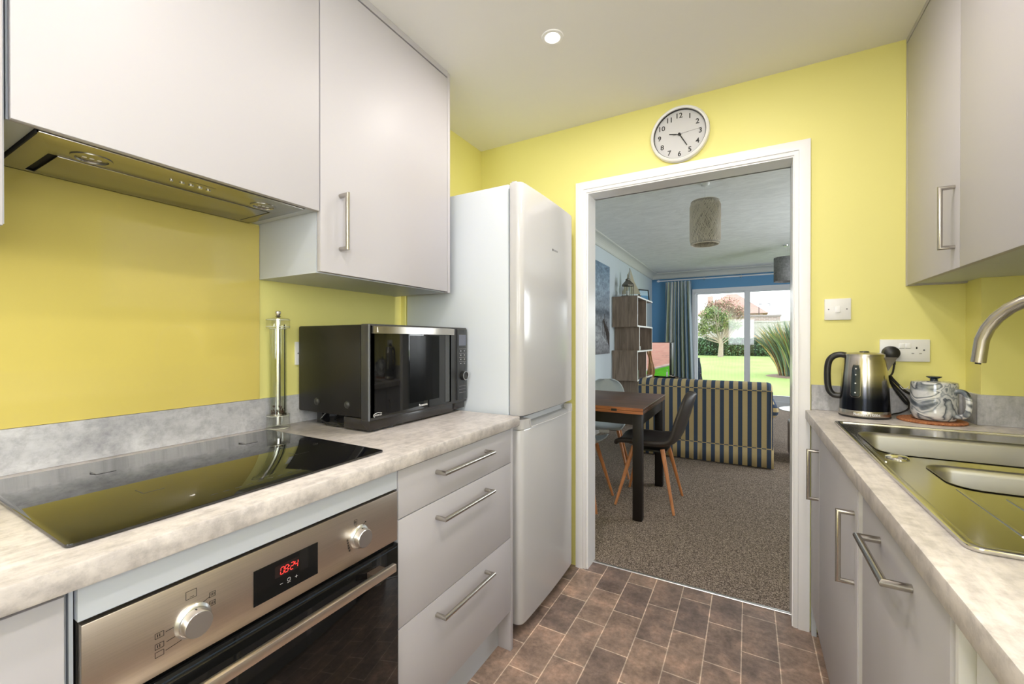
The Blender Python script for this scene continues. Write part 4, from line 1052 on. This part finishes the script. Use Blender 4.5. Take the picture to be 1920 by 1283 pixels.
# lantern, sailboat, photo frame on top of the bookshelf
m_pewter = plain('aged_pewter', (.17, .16, .13, 1), .45, .7)
LZ0 = 1.8735; lc = Vector((-1.565, 6.30, LZ0))
ln = thing('lantern', 'pewter hexagonal glass lantern on top of the bookshelf', 'lantern', tuple(lc))
MB().lathe([(.094, 0), (.094, .014), (.086, .02), (.086, .028)], lc, 6).build('base', m_pewter, ln)
hx = MB()
for k in range(6):
    a = PI/3*k; p = lc+V(.084*math.cos(a), .084*math.sin(a), .028); hx.tube([p, p+V(0,0,.145)], .0055, 6)
hx.lathe([(.088, .17), (.088, .182)], lc, 6)
hx.build('post', m_pewter, ln)
MB().lathe([(.078, .029), (.078, .17)], lc, 6, capb=False, capt=False).build('glass', m_acr, ln)
MB().lathe([(.100, .182), (.098, .19), (.036, .255), (.040, .26), (.040, .272), (.012, .29)], lc, 6).build('roof', m_pewter, ln)
MB().tube([lc+V(0, .034*math.cos(a), .312+.036*math.sin(a)) for a in [2*PI*i/18 for i in range(18)]], .0035, 6, closed=True).build('ring', m_pewter, ln, smooth=True)
MB().lathe([(.03, .03), (.03, .10)], lc, 20).build('candle', m_plast, ln, smooth=True)
sbp = Vector((-1.593, 6.52, LZ0))
sb = thing('model_sailboat', 'small model sailboat with cream sails behind the lantern', 'ornament', tuple(sbp))
def bp(u, v_, z): return sbp+V(u*.92-v_*.39, u*.39+v_*.92, z)
MB().add([bp(*p) for p in ((-.13,-.02,.045),(-.13,.02,.045),(0,.035,.05),(.12,.03,.05),(.18,0,.055),(.12,-.03,.05),(0,-.035,.05),(-.10,0,.002),(0,.012,.001),(.13,0,.002),(0,-.012,.001))], [(0,6,5,4,3,2,1),(0,1,7),(1,2,8,7),(2,3,9,8),(3,4,9),(4,5,9),(5,6,10,9),(6,0,7,10),(7,8,9,10)]).build('hull', wood('hull_wood', (.10,.05,.02,1), (.22,.12,.05,1)), sb)
MB().tube([bp(0,0,.05), bp(0,0,.475)], .0045, 8).build('mast', m_pewter, sb, smooth=True)
MB().add([bp(.01,0,.465), bp(.075,.012,.26), bp(.165,0,.075), bp(.01,0,.075)], [(0,1,3),(1,2,3)]).build('mainsail', plain('cream_sail', (.50,.46,.34,1), .8), sb, solid=.003)
MB().add([bp(-.01,0,.43), bp(-.12,0,.075), bp(-.02,.008,.085)], [(0,1,2)]).build('jib', plain('cream_sail_2', (.42,.39,.29,1), .8), sb, solid=.003)
def frame_at(name, label, c, rz, w_, h_, fm, pm_, tilt=.12):
    t = thing(name, label, 'picture frame', tuple(c))
    R_ = V(math.cos(rz), math.sin(rz), 0); N_ = V(math.sin(rz), -math.cos(rz), 0)
    U_ = (V(0,0,1)*math.cos(tilt) - N_*math.sin(tilt)).normalized(); N2 = R_.cross(U_)
    c = Vector(c)+U_*(h_/2)
    mb = MB()
    for s_ in (-1, 1):
        mb.obox(c+R_*s_*(w_/2-.009), R_, U_, N2, .009, h_/2, .008); mb.obox(c+U_*s_*(h_/2-.009), R_, U_, N2, w_/2-.018, .009, .008)
    mb.build('frame', fm, t)
    mb = MB(); mb.obox(c-N2*.002, R_, U_, N2, w_/2-.018, h_/2-.018, .003)
    return t, mb.build('print', pm_, t)
m = M('blue_seascape_print'); m.set(Roughness=.3); tc = m.n.new('ShaderNodeTexCoord'); sp = m.n.new('ShaderNodeSeparateXYZ'); m.l.new(tc.outputs['Object'], sp.inputs[0])
mr = m.n.new('ShaderNodeMapRange'); mr.inputs[1].default_value = 0; mr.inputs[2].default_value = .22; m.l.new(sp.outputs['Z'], mr.inputs[0])
m.color(m.ramp(mr.outputs[0], [(0, (.10,.25,.42,1)), (.38, (.12,.30,.50,1)), (.45, (.45,.62,.72,1)), (1, (.38,.52,.62,1))])); m_sea = m.m
frame_at('photo_frame', 'dark framed seascape photo at the end of the bookshelf top', (-1.47, 6.98, LZ0), PI/2-.5, .24, .19, m_black, m_sea)

# canvas painting on the left wall
m = M('stormy_beach_canvas'); m.set(Roughness=.8)
tc = m.n.new('ShaderNodeTexCoord'); sp = m.n.new('ShaderNodeSeparateXYZ'); m.l.new(tc.outputs['Object'], sp.inputs[0])
mr = m.n.new('ShaderNodeMapRange'); mr.inputs[1].default_value = -.615; mr.inputs[2].default_value = .615; m.l.new(sp.outputs['Z'], mr.inputs[0])
n1 = m.noise(m.coords((1, 1.4, 5)), 3, 6, .65, .6); n2 = m.noise(m.coords((1, 3, 3)), 9, 6, .7, .4)
base = m.ramp(mr.outputs[0], [(0, (.16,.16,.17,1)), (.18, (.30,.31,.33,1)), (.40, (.20,.22,.24,1)), (.46, (.10,.12,.15,1)), (.52, (.22,.26,.30,1)), (.7, (.26,.33,.40,1)), (1, (.16,.24,.33,1))])
c = m.mix(base, m.ramp(n1, [(.3, (.5,.5,.55,1)), (.7, (1.5,1.5,1.5,1))]), .8, 'MULTIPLY'); c = m.mix(c, m.ramp(n2, [(.35, (.5,.5,.5,1)), (.65, (1.35,1.35,1.35,1))]), .7, 'MULTIPLY')
m.color(c)
cv = thing('canvas_painting', 'tall grey-blue beach painting on the left living room wall', 'painting', (LX, 5.50, 1.665))
B(LX+.0005, LX+.032, 5.12, 5.88, 1.052, 2.278).build('canvas', m.m, cv)
gp_ = MB()
for i in range(7):
    y = 5.54+i*.046+(.01 if i % 2 else 0); gp_.box(LX+.0322, LX+.0332, y, y+.012+.003*(i % 3), 1.30-.02*i, 1.60-.05*abs(i-2)-.02*(i % 2))
gp_.add([(LX+.0326, 5.55, 1.50), (LX+.0326, 5.86, 1.12), (LX+.0326, 5.86, 1.34), (LX+.0326, 5.56, 1.54)], [(0,1,2,3)])
gp_.build('painted_posts', plain('dark_brown_paint', (.035,.025,.022,1), .8), cv)

# pendants
def pendant(name, label, x, y, ztop, rad, hgt, kind):
    t = thing(name, label, 'pendant light', (x, y, LZ))
    MB().lathe([(.036, 0), (.036, .012), (.030, .022), (.006, .03)], (x, y, LZ), 28, (0,0,-1)).build('ceiling_rose', m_plast if kind else m_alu, t, smooth=True)
    MB().tube([(x, y, LZ-.03), (x, y, ztop-.08)], .003, 8).build('cable', m_plast if kind else m_alu, t, smooth=True)
    if kind:
        rnd = random.Random(3); st = MB()
        def surf(a, z):
            zz = z; e = abs(2*zz-1); r = rad*(1-.10*max(0, (e-.8)/.2)**2)
            return V(x+r*math.cos(a), y+r*math.sin(a), ztop-hgt*(1-zz))
        for i in range(430):
            a0 = rnd.uniform(0, 2*PI); sl = rnd.choice((-1, 1))*rnd.uniform(.5, 2.6); o = rnd.uniform(-.003, .003)
            pts = []
            for k in range(9):
                zz = k/8; p = surf(a0+sl*zz, zz); pts.append(p+V(math.cos(a0+sl*zz)*o, math.sin(a0+sl*zz)*o, 0))
            st.tube(pts, .0015, 4, caps=False)
        for zz in (.0, 1):
            st.tube([surf(2*PI*i/36, zz) for i in range(36)], .003, 6, closed=True)
        st.build('woven_shade', plain('cream_string', (.70,.65,.58,1), .8), t)
        MB().lathe([(rad*.95, -hgt*.985), (rad*.965, -hgt*.5), (rad*.95, -hgt*.01)], (x, y, ztop), 40, capb=False, capt=False).build('shade_lining', plain('grey_brown_lining', (.36,.33,.30,1), .9), t, smooth=True)
    else:
        m = M('grey_felt_shade'); m.set(Roughness=.95); n1 = m.noise(m.coords(), 30, 4, .7); m.color(m.ramp(n1, [(.35, (.17,.17,.17,1)), (.65, (.27,.27,.27,1))]))
        MB().lathe([(rad, -hgt), (rad, 0)], (x, y, ztop), 48, capb=False, capt=False).build('shade', m.m, t, smooth=True, solid=.004)
        sp_ = MB()
        for k in range(3): a = 2*PI*k/3; sp_.tube([(x, y, ztop-.06), (x+rad*math.cos(a), y+rad*math.sin(a), ztop-.01)], .002, 6)
        sp_.build('shade_ring', m_alu, t)
    MB().lathe([(.017, -.10), (.019, -.06), (.012, -.03)], (x, y, ztop), 16).build('lamp_holder', m_plast, t, smooth=True)
    MB().lathe([(.006, -.19), (.026, -.165), (.028, -.145), (.015, -.105)], (x, y, ztop), 20).build('bulb', m_plast, t, smooth=True)
pendant('pendant_light', 'cream woven string pendant lamp hanging over the dining area', -.332, 4.03, 2.452, .122, .378, 1)
pendant('pendant_light', 'grey drum pendant lamp near the patio door', .470, 7.18, 2.425, .150, .345, 0)

# curtain and pole
m_cols = [plain('curtain_cream', (.66,.66,.62,1), .9), plain('curtain_blue', (.17,.27,.40,1), .9), plain('curtain_green', (.40,.45,.30,1), .9), plain('curtain_grey', (.44,.52,.60,1), .9)]
def curtain(name, label, x0t, x1t, x0b, x1b, y, z0, z1):
    t = thing(name, label, 'curtain', ((x0t+x1t)/2, y, z0))
    n = 190; rows = 14; P = []
    for r in range(rows+1):
        f = r/rows; z = z1+(z0-z1)*f; a = x0t+(x0b-x0t)*f; b_ = x1t+(x1b-x1t)*f; row = []
        amp = .018+.030*min(1, f*3)
        for i in range(n+1):
            u = i/n; ph = u*2*PI*7.5+.5*math.sin(u*9+1)+.25*math.sin(f*3+u*4)
            row.append((a+(b_-a)*u+.012*math.sin(ph*2)*min(1, f*3), y+amp*math.sin(ph), z))
        P.append(row)
    mb = MB(); mb.grid(P)
    pat = [0]*7+[1]*6+[3]*5+[2]*6+[0]*4+[1]*3+[2]*4+[3]*7+[1]*5
    mb.mi = [pat[(i % n) % len(pat)] for i in range(len(mb.mi))]
    mb.build('fabric', m_cols, t, smooth=True, ang=180)
    hk = MB()
    for i in range(7): hk.tube([(x0t+(x1t-x0t)*(i+.5)/7, y, z1-.01), (x0t+(x1t-x0t)*(i+.5)/7, y, z1+.012)], .003, 6)
    hk.build('hook', m_alu, t)
curtain('curtain', 'gathered striped blue, green and cream curtain left of the patio door', -1.46, -.985, -1.53, -.895, 8.93, .03, 2.412)
pl = thing('curtain_pole', 'white curtain pole above the patio door', 'curtain pole', (.3, 8.93, 2.47))
MB().tube([(-1.60, 8.93, 2.442), (2.3, 8.93, 2.442)], .013, 12).build('pole', m_upvc, pl, smooth=True)
for x in (-.75, -.12, .9): MB().box(x-.008, x+.008, 8.93, 9.049, 2.424, 2.44).lathe([(.020, -.01), (.020, .01)], (x, 8.93, 2.442), 16, (1,0,0)).build('bracket', m_alu, pl)
for x in (-1.60, 2.3): MB().lathe([(.013, -.03), (.024, 0), (.013, .03)], (x, 8.93, 2.442), 16, (1,0,0)).build('finial', m_upvc, pl, smooth=True)

# television corner
tvs = thing('television_stand', 'low dark television stand behind the sofa', 'television stand', (-1.40, 8.1, 0))
MB().box(-1.72, -1.0, 7.65, 7.69, .002, .50).box(-1.72, -1.0, 8.45, 8.49, .002, .50).box(-1.72, -1.70, 7.69, 8.45, .002, .5).build('body', m_espresso, tvs)
B(-1.73, -.99, 7.64, 8.50, .501, .53).build('top', m_espresso, tvs, bevel=.003)
m = M('brick_and_lawn_picture'); m.set(Roughness=.15)
tc = m.n.new('ShaderNodeTexCoord'); sp = m.n.new('ShaderNodeSeparateXYZ'); m.l.new(tc.outputs['Object'], sp.inputs[0])
n1 = m.noise(m.coords((1, 1, 6)), 6, 5, .7, .5)
mr = m.n.new('ShaderNodeMath'); mr.operation = 'MULTIPLY_ADD'; mr.inputs[1].default_value = -.28; m.l.new(sp.outputs['X'], mr.inputs[0]); m.l.new(sp.outputs['Z'], mr.inputs[2])
m2 = m.n.new('ShaderNodeMapRange'); m2.inputs[1].default_value = 0; m2.inputs[2].default_value = .6; m.l.new(mr.outputs[0], m2.inputs[0])
band = m.ramp(m2.outputs[0], [(0, (.10,.42,.03,1)), (.28, (.09,.36,.03,1)), (.30, (.26,.25,.24,1)), (.34, (.62,.50,.46,1)), (.38, (.58,.33,.27,1)), (1, (.66,.38,.32,1))])
c = m.mix(band, m.ramp(n1, [(.35, (.8,.8,.8,1)), (.65, (1.15,1.12,1.1,1))]), .8, 'MULTIPLY')
m.color(c); m.l.new(c, m.p.inputs['Emission Color']); m.p.inputs['Emission Strength'].default_value = .75; m_tv = m.m
tv = thing('television', 'black television showing a brick house and lawn', 'television', (-1.40, 8.0, .56))
B(-1.68, -1.232, 7.985, 8.03, .575, 1.205).build('bezel', m_black, tv, bevel=.003)
B(-1.67, -1.240, 7.983, 7.9845, .590, 1.195).build('screen', m_tv, tv)
B(-1.62, -1.205, 8.031, 8.36, .60, 1.20).build('rear_casing', m_black, tv, bevel=.02)
B(-1.6, -1.28, 7.97, 8.30, .531, .575).build('base', m_black, tv, bevel=.003)
# carved amber ornament
og = MB(); rings = []
for i in range(22):
    f = i/21; z = .532+.72*f; r = .050-.018*f+.012*math.sin(f*9); cx_ = -1.605+.03*math.sin(f*5); ring_ = []
    for k in range(20):
        a = 2*PI*k/20; q = r*(1+.22*math.sin(a*5+f*7)); ring_.append((cx_+q*math.cos(a), 7.80+q*math.sin(a), z))
    rings.append(ring_)
og.loft([[(p[0]+.055, p[1], p[2]) for p in q] for q in rings], True, True)
tag(og.build('driftwood_ornament', wood('amber_carved_wood', (.12,.035,.008,1), (.62,.33,.12,1), (26, 26, 1.5), .4), smooth=True, org=(-1.605, 7.80, .532)), 'tall amber brown carved wood ornament beside the television', 'ornament')
bt_ = thing('model_boat', 'dark model boat with a white mast in front of the television', 'ornament', (-1.22, 7.76, .5305))
MB().add([V(-1.22, 7.78, .5305)+V(*p) for p in ((-.17,-.03,.07),(-.17,.03,.07),(.0,.045,.06),(.17,.02,.085),(.17,-.02,.085),(.0,-.045,.06),(-.14,0,.0),(.13,0,.0),(0,.02,0),(0,-.02,0))], [(0,5,4,3,2,1),(0,1,6),(1,2,8,6),(2,3,7,8),(3,4,7),(4,5,9,7),(5,0,6,9),(6,8,7,9)]).build('hull', m_black, bt_)
MB().box(-1.26, -1.235, 7.77, 7.79, .59, .68).tube([(-1.247, 7.78, .68), (-1.247, 7.78, .73)], .005, 6).build('mast', m_plast, bt_)
MB().obox((-1.14, 7.775, .605), (1,0,-.25), (0,1,0), (.25,0,1), .075, .02, .004).build('plank', plain('pale_wood', (.45,.34,.25,1), .6), bt_)

# coffee table and leather footstool at the right
cf = thing('coffee_table', 'round white-topped coffee table beyond the sofa', 'coffee table', (.62, 5.80, 0))
MB().lathe([(.06, .400), (.24, .425), (.285, .437), (.285, .445), (.27, .449)], (.60, 5.80, 0), 56).build('tabletop', m_white, cf, smooth=True)
MB().lathe([(.02, .003), (.02, .40)], (.60, 5.80, 0), 20).build('stem', m_chrome, cf, smooth=True)
fb = MB()
for k in range(4):
    a = 2*PI*k/4+.6; MB().tube([(.60, 5.80, .06), (.60+.24*math.cos(a), 5.80+.24*math.sin(a), .012)], .008, 8).build('foot', m_black, cf, smooth=True)
fs = thing('leather_footstool', 'dark brown leather footstool just visible at the right jamb', 'footstool', (.62, 5.25, 0))
B(.372, .86, 5.02, 5.46, .02, .395).build('body', m_brownl, fs, bevel=.03, seg=3)
for x in (.42, .81):
    for y in (5.07, 5.41): B(x-.015, x+.015, y-.015, y+.015, .002, .03).build('foot', m_black, fs)

# ------------------------------------------------------------------ garden
GZ = -.12
m = M('mown_lawn'); v = m.coords(); n1 = m.noise(v, 40, 4, .7); n2 = m.noise(m.coords((1, .35, 1), rot=(0,0,.5)), .8, 3, .5)
c = m.ramp(n2, [(.35, (.20,.28,.09,1)), (.65, (.24,.31,.115,1))]); c = m.mix(c, m.ramp(n1, [(.3, (.75,.75,.75,1)), (.7, (1.2,1.2,1.2,1))]), .7, 'MULTIPLY')
m.color(c).set(Roughness=1, Specular_IOR_Level=.1); m.bump(n1, .4, .02)
o = B(-40, 40, 10.3, 110, GZ-.1, GZ).build('lawn', m.m); o['kind'] = 'structure'
o = B(-6, 8, 9.17, 10.3, GZ-.1, -.03).build('patio', concrete('patio_slab', (.30,.29,.27,1), (.40,.38,.36,1), (.5,.48,.45,1), .8)); o['kind'] = 'structure'
def leaves(mb, cx, cy, cz, rx, ry, rz, n, size, rnd, shell=.55, nm=3):
    for i in range(n):
        while True:
            d = V(rnd.gauss(0,1), rnd.gauss(0,1), rnd.gauss(0,1))
            if d.length > .01: break
        d.normalize(); k = shell+(1-shell)*rnd.random()
        p = V(cx+d.x*rx*k, cy+d.y*ry*k, cz+d.z*rz*k)
        u = V(rnd.uniform(-1,1), rnd.uniform(-1,1), rnd.uniform(-1,1)).normalized(); w_ = u.orthogonal().normalized(); w_.rotate(Quaternion(u, rnd.uniform(0, 6.28)))
        s_ = size*rnd.uniform(.6, 1.3); mb.cur = rnd.randrange(nm)
        mb.add([p-u*s_, p-w_*s_*.45, p+u*s_, p+w_*s_*.45], [(0,1,2,3)])
    mb.cur = 0
g_dark = [plain('hedge_leaf_a', (.020,.065,.022,1), .5), plain('hedge_leaf_b', (.045,.12,.045,1), .45), plain('hedge_leaf_c', (.10,.19,.10,1), .4)]
g_light = [plain('leaf_a', (.13,.18,.05,1), .6), plain('leaf_b', (.20,.24,.09,1), .6), plain('leaf_c', (.09,.14,.055,1), .6)]
g_red = [plain('autumn_a', (.26,.13,.10,1), .7), plain('autumn_b', (.34,.21,.15,1), .7), plain('autumn_c', (.20,.19,.10,1), .7)]
m_bark = wood('pale_bark', (.20,.16,.12,1), (.38,.32,.25,1), (20, 20, 3), .9)
rnd = random.Random(5)
hm = MB()
for i in range(16):
    x = -7+i*.62; leaves(hm, x, 42.4+rnd.uniform(-.3,.3), GZ+.75, .62, .8, .95, 520, .10, rnd, .75)
hg = thing('hedge', 'dark green clipped hedge across the end of the lawn', 'hedge', (-2, 42.4, GZ))
hm.build('foliage', g_dark, hg)
core = MB()
for i in range(16): core.lathe([(.1, -.85), (.45, -.5), (.52, .1), (.40, .6), (.1, .82)], (-7+i*.62, 42.4, GZ+.78), 10)
core.build('inner_growth', plain('dark_inner_green', (.008,.018,.008,1), .9), hg, smooth=True)
def limb_tree(name, label, base, height, crown, mats, seed, nleaf, size, cat='tree', twigs=26, trunk=.13):
    rnd = random.Random(seed); b = Vector(base)
    t = thing(name, label, cat, base)
    tr = MB(); tr.tube([b, b+V(.05,0,height*.28), b+V(-.02,0,height*.42)], [trunk*1.35, trunk, trunk*.8], 12)
    for i in range(twigs):
        a = rnd.uniform(0, 2*PI); s_ = b+V(0,0,height*rnd.uniform(.26,.42)); cx, cy, cz, rx, ry, rz = rnd.choice(crown)
        e_ = V(cx+rx*.7*math.cos(a), cy+ry*.7*math.sin(a), cz+rz*rnd.uniform(-.6,.8)); mid = (s_+e_)/2+V(0,0,-.1)
        tr.tube([s_, mid, e_], [trunk*.30, trunk*.18, trunk*.06], 6)
        for q in range(3):
            e2 = e_+V(rnd.uniform(-.5,.5), rnd.uniform(-.5,.5), rnd.uniform(-.1,.6)); tr.tube([mid.lerp(e_, rnd.uniform(.3,.9)), e2], [trunk*.08, trunk*.03], 4)
    tr.build('trunk', m_bark, t, smooth=True)
    lf = MB()
    for cx, cy, cz, rx, ry, rz in crown: leaves(lf, cx, cy, cz, rx, ry, rz, nleaf, size, rnd, .2)
    lf.build('foliage', mats, t)
limb_tree('garden_tree', 'small loose green tree with a pale trunk on the lawn', (-2.0, 38.5, GZ), 3.6, [(-3.1,38.6,2.9,.95,.9,.95), (-2.7,38.4,3.6,.8,.8,.6), (-3.4,38.6,2.1,.7,.8,.6), (-2.3,38.6,2.2,.6,.6,.4), (-1.9,38.6,3.1,.8,.8,.8), (-1.2,38.6,2.5,.85,.7,.5)], g_light, 3, 480, .10, trunk=.16)
limb_tree('garden_tree', 'reddish bare-twigged tree behind the green tree', (-1.7, 44.5, GZ), 5.4, [(-1.9,44.5,4.6,1.35,1,.85), (-.9,44.5,3.9,.9,.9,.7), (-3.0,44.5,4.5,.9,.8,.6)], g_red, 9, 620, .10, twigs=70)
# phormium
ph = thing('phormium', 'tall spiky phormium clump on the right of the lawn', 'shrub', (1.83, 18.9, GZ))
bl = MB(); rnd = random.Random(11)
pm_ = [plain('phormium_green', (.085,.14,.085,1), .4), plain('phormium_blue_green', (.06,.11,.10,1), .4), plain('phormium_olive', (.19,.22,.075,1), .45), plain('phormium_orange', (.42,.26,.09,1), .5), plain('phormium_dry', (.34,.24,.16,1), .8)]
for i in range(1400):
    a = rnd.uniform(0, 2*PI); rb = .75*math.sqrt(rnd.random()); lean = min(1, rb/.75*.35 + rnd.uniform(0, .75))
    b = V(1.83+rb*math.cos(a)*1.1, 18.9+rb*math.sin(a), GZ+.0)
    L = rnd.uniform(1.55, 2.2)*(1+.05*lean); d = V(math.cos(a), math.sin(a), 0); s_ = V(-math.sin(a), math.cos(a), 0); s_.rotate(Quaternion(V(0,0,1), rnd.uniform(-1.2, 1.2)))
    bl.cur = rnd.choices(range(5), (30, 24, 22, 16 if lean > .35 else 4, 6 if lean > .7 else 0))[0]
    ang_ = lean*.74; wmax = rnd.uniform(.022, .038); P = []
    p = b.copy(); nn = 7
    for k in range(nn+1):
        f = k/nn; w_ = wmax*(1-f**2.2)*(.55+.9*min(f*2, 1)*.5)+.001
        P.append([p-s_*w_, p+d*(-.012*(1-f)), p+s_*w_]) 
        th_ = ang_*(.35+.9*f*lean+.35*f); p = p+(d*math.sin(th_)+V(0,0,1)*math.cos(th_))*(L/nn)
    bl.grid(P)
bl.cur = 0; bl.build('leaf_blades', pm_, ph, smooth=True, ang=180)
o = MB().lathe([(1.25, .0), (1.2, .02), (.6, .05)], (1.83, 18.9, GZ), 30, capb=True).build('bare_soil', plain('bed_soil', (.13,.085,.06,1), 1), ph)
# garden chair outside
gc = thing('garden_chair', 'dark folded garden chair just outside the patio door', 'garden chair', (-1.1, 9.75, -.03))
MB().tube([(-.86, 9.5, -.028), (-.875, 9.55, .45), (-.90, 9.6, .86), (-1.25, 9.6, .86), (-1.27, 9.55, .45), (-1.28, 9.5, -.028)], .016, 8).tube([(-.86, 9.95, -.028), (-.835, 9.75, .25), (-.86, 9.5, .55)], .014, 8).tube([(-1.28, 9.95, -.028), (-1.3, 9.75, .25), (-1.28, 9.5, .55)], .014, 8).build('frame', m_black, gc, smooth=True)
MB().grid([[(-.89, 9.62, .84), (-1.26, 9.62, .84)], [(-.85, 9.56, .66), (-1.28, 9.56, .66)], [(-.84, 9.55, .42), (-1.28, 9.55, .42)], [(-.86, 9.85, .38), (-1.28, 9.85, .38)]]).build('sling_seat', plain('black_mesh', (.03,.035,.045,1), .7), gc, solid=.01)
# garage, boundary wall, house
def bricks(name, c1, c2, mo, sc=1):
    m = M(name); m.set(Roughness=.9); tc = m.n.new('ShaderNodeTexCoord'); sx_ = m.n.new('ShaderNodeSeparateXYZ'); m.l.new(tc.outputs['Object'], sx_.inputs[0])
    cb_ = m.n.new('ShaderNodeCombineXYZ'); m.l.new(sx_.outputs['X'], cb_.inputs[0]); m.l.new(sx_.outputs['Z'], cb_.inputs[1])
    bk_ = m.n.new('ShaderNodeTexBrick'); bk_.inputs['Scale'].default_value = 1; bk_.inputs['Brick Width'].default_value = .45*sc; bk_.inputs['Row Height'].default_value = .15*sc; bk_.inputs['Mortar Size'].default_value = .02
    bk_.inputs['Color1'].default_value = c1; bk_.inputs['Color2'].default_value = c2; bk_.inputs['Mortar'].default_value = mo
    m.l.new(cb_.outputs[0], bk_.inputs['Vector']); m.color(bk_.outputs['Color']); return m.m
gr = thing('garage', 'low brown brick garage beyond the garden', 'garage', (-.8, 52, GZ))
B(-4.5, 2.8, 50, 55, GZ, 3.70).build('wall', bricks('garage_brick', (.32,.24,.21,1), (.24,.19,.17,1), (.42,.38,.35,1)), gr)
B(-4.6, 2.9, 49.9, 55.1, 3.70, 3.86).build('flat_roof', plain('roof_felt', (.26,.23,.22,1), .9), gr)
bw = MB().box(-12, 14, 46, 46.25, GZ, 2.95).box(-12, 14, 45.95, 46.3, 2.95, 3.08)
tag(bw.build('boundary_wall', bricks('pale_block', (.42,.40,.36,1), (.34,.33,.30,1), (.5,.48,.45,1)), org=(0, 46, GZ)), 'long pale boundary wall behind the hedge', 'wall', kind='thing')
hs = thing('house', 'house with a pitched red tiled roof beyond the garden', 'house', (-1.5, 66, GZ))
B(-5.6, 1.6, 62, 70, GZ, 4.75).build('wall', bricks('house_brick', (.38,.24,.20,1), (.30,.18,.15,1), (.45,.4,.36,1)), hs)  # house brick and roof colours paled to put haze into them
MB().add([(-6.2,61.5,4.7),(2.2,61.5,4.7),(2.2,70.5,4.7),(-6.2,70.5,4.7),(-2.6,66,7.7),(-1.4,66,7.7)], [(0,1,5,4),(1,2,5),(2,3,4,5),(3,0,4),(3,2,1,0)]).build('roof', bricks('red_roof_tiles', (.38,.22,.18,1), (.30,.17,.14,1), (.24,.14,.12,1), .9), hs)
B(-5.0, -4.3, 64.5, 65.1, 6.2, 7.4).build('chimney', bricks('chimney_brick', (.38,.24,.20,1), (.30,.18,.15,1), (.45,.4,.36,1)), hs)
ae = MB().tube([(.95, 50.5, 3.86), (.95, 50.5, 5.0), (1.9, 50.5, 5.02), (1.9, 50.5, 4.75)], .035, 8)
tag(ae.build('roof_flue', m_ink, smooth=True, org=(.95, 50.5, 3.86)), 'thin dark bent flue pipe on the garage roof', 'flue pipe')
for o in bpy.data.objects:
    if 'org' in o: del o['org']
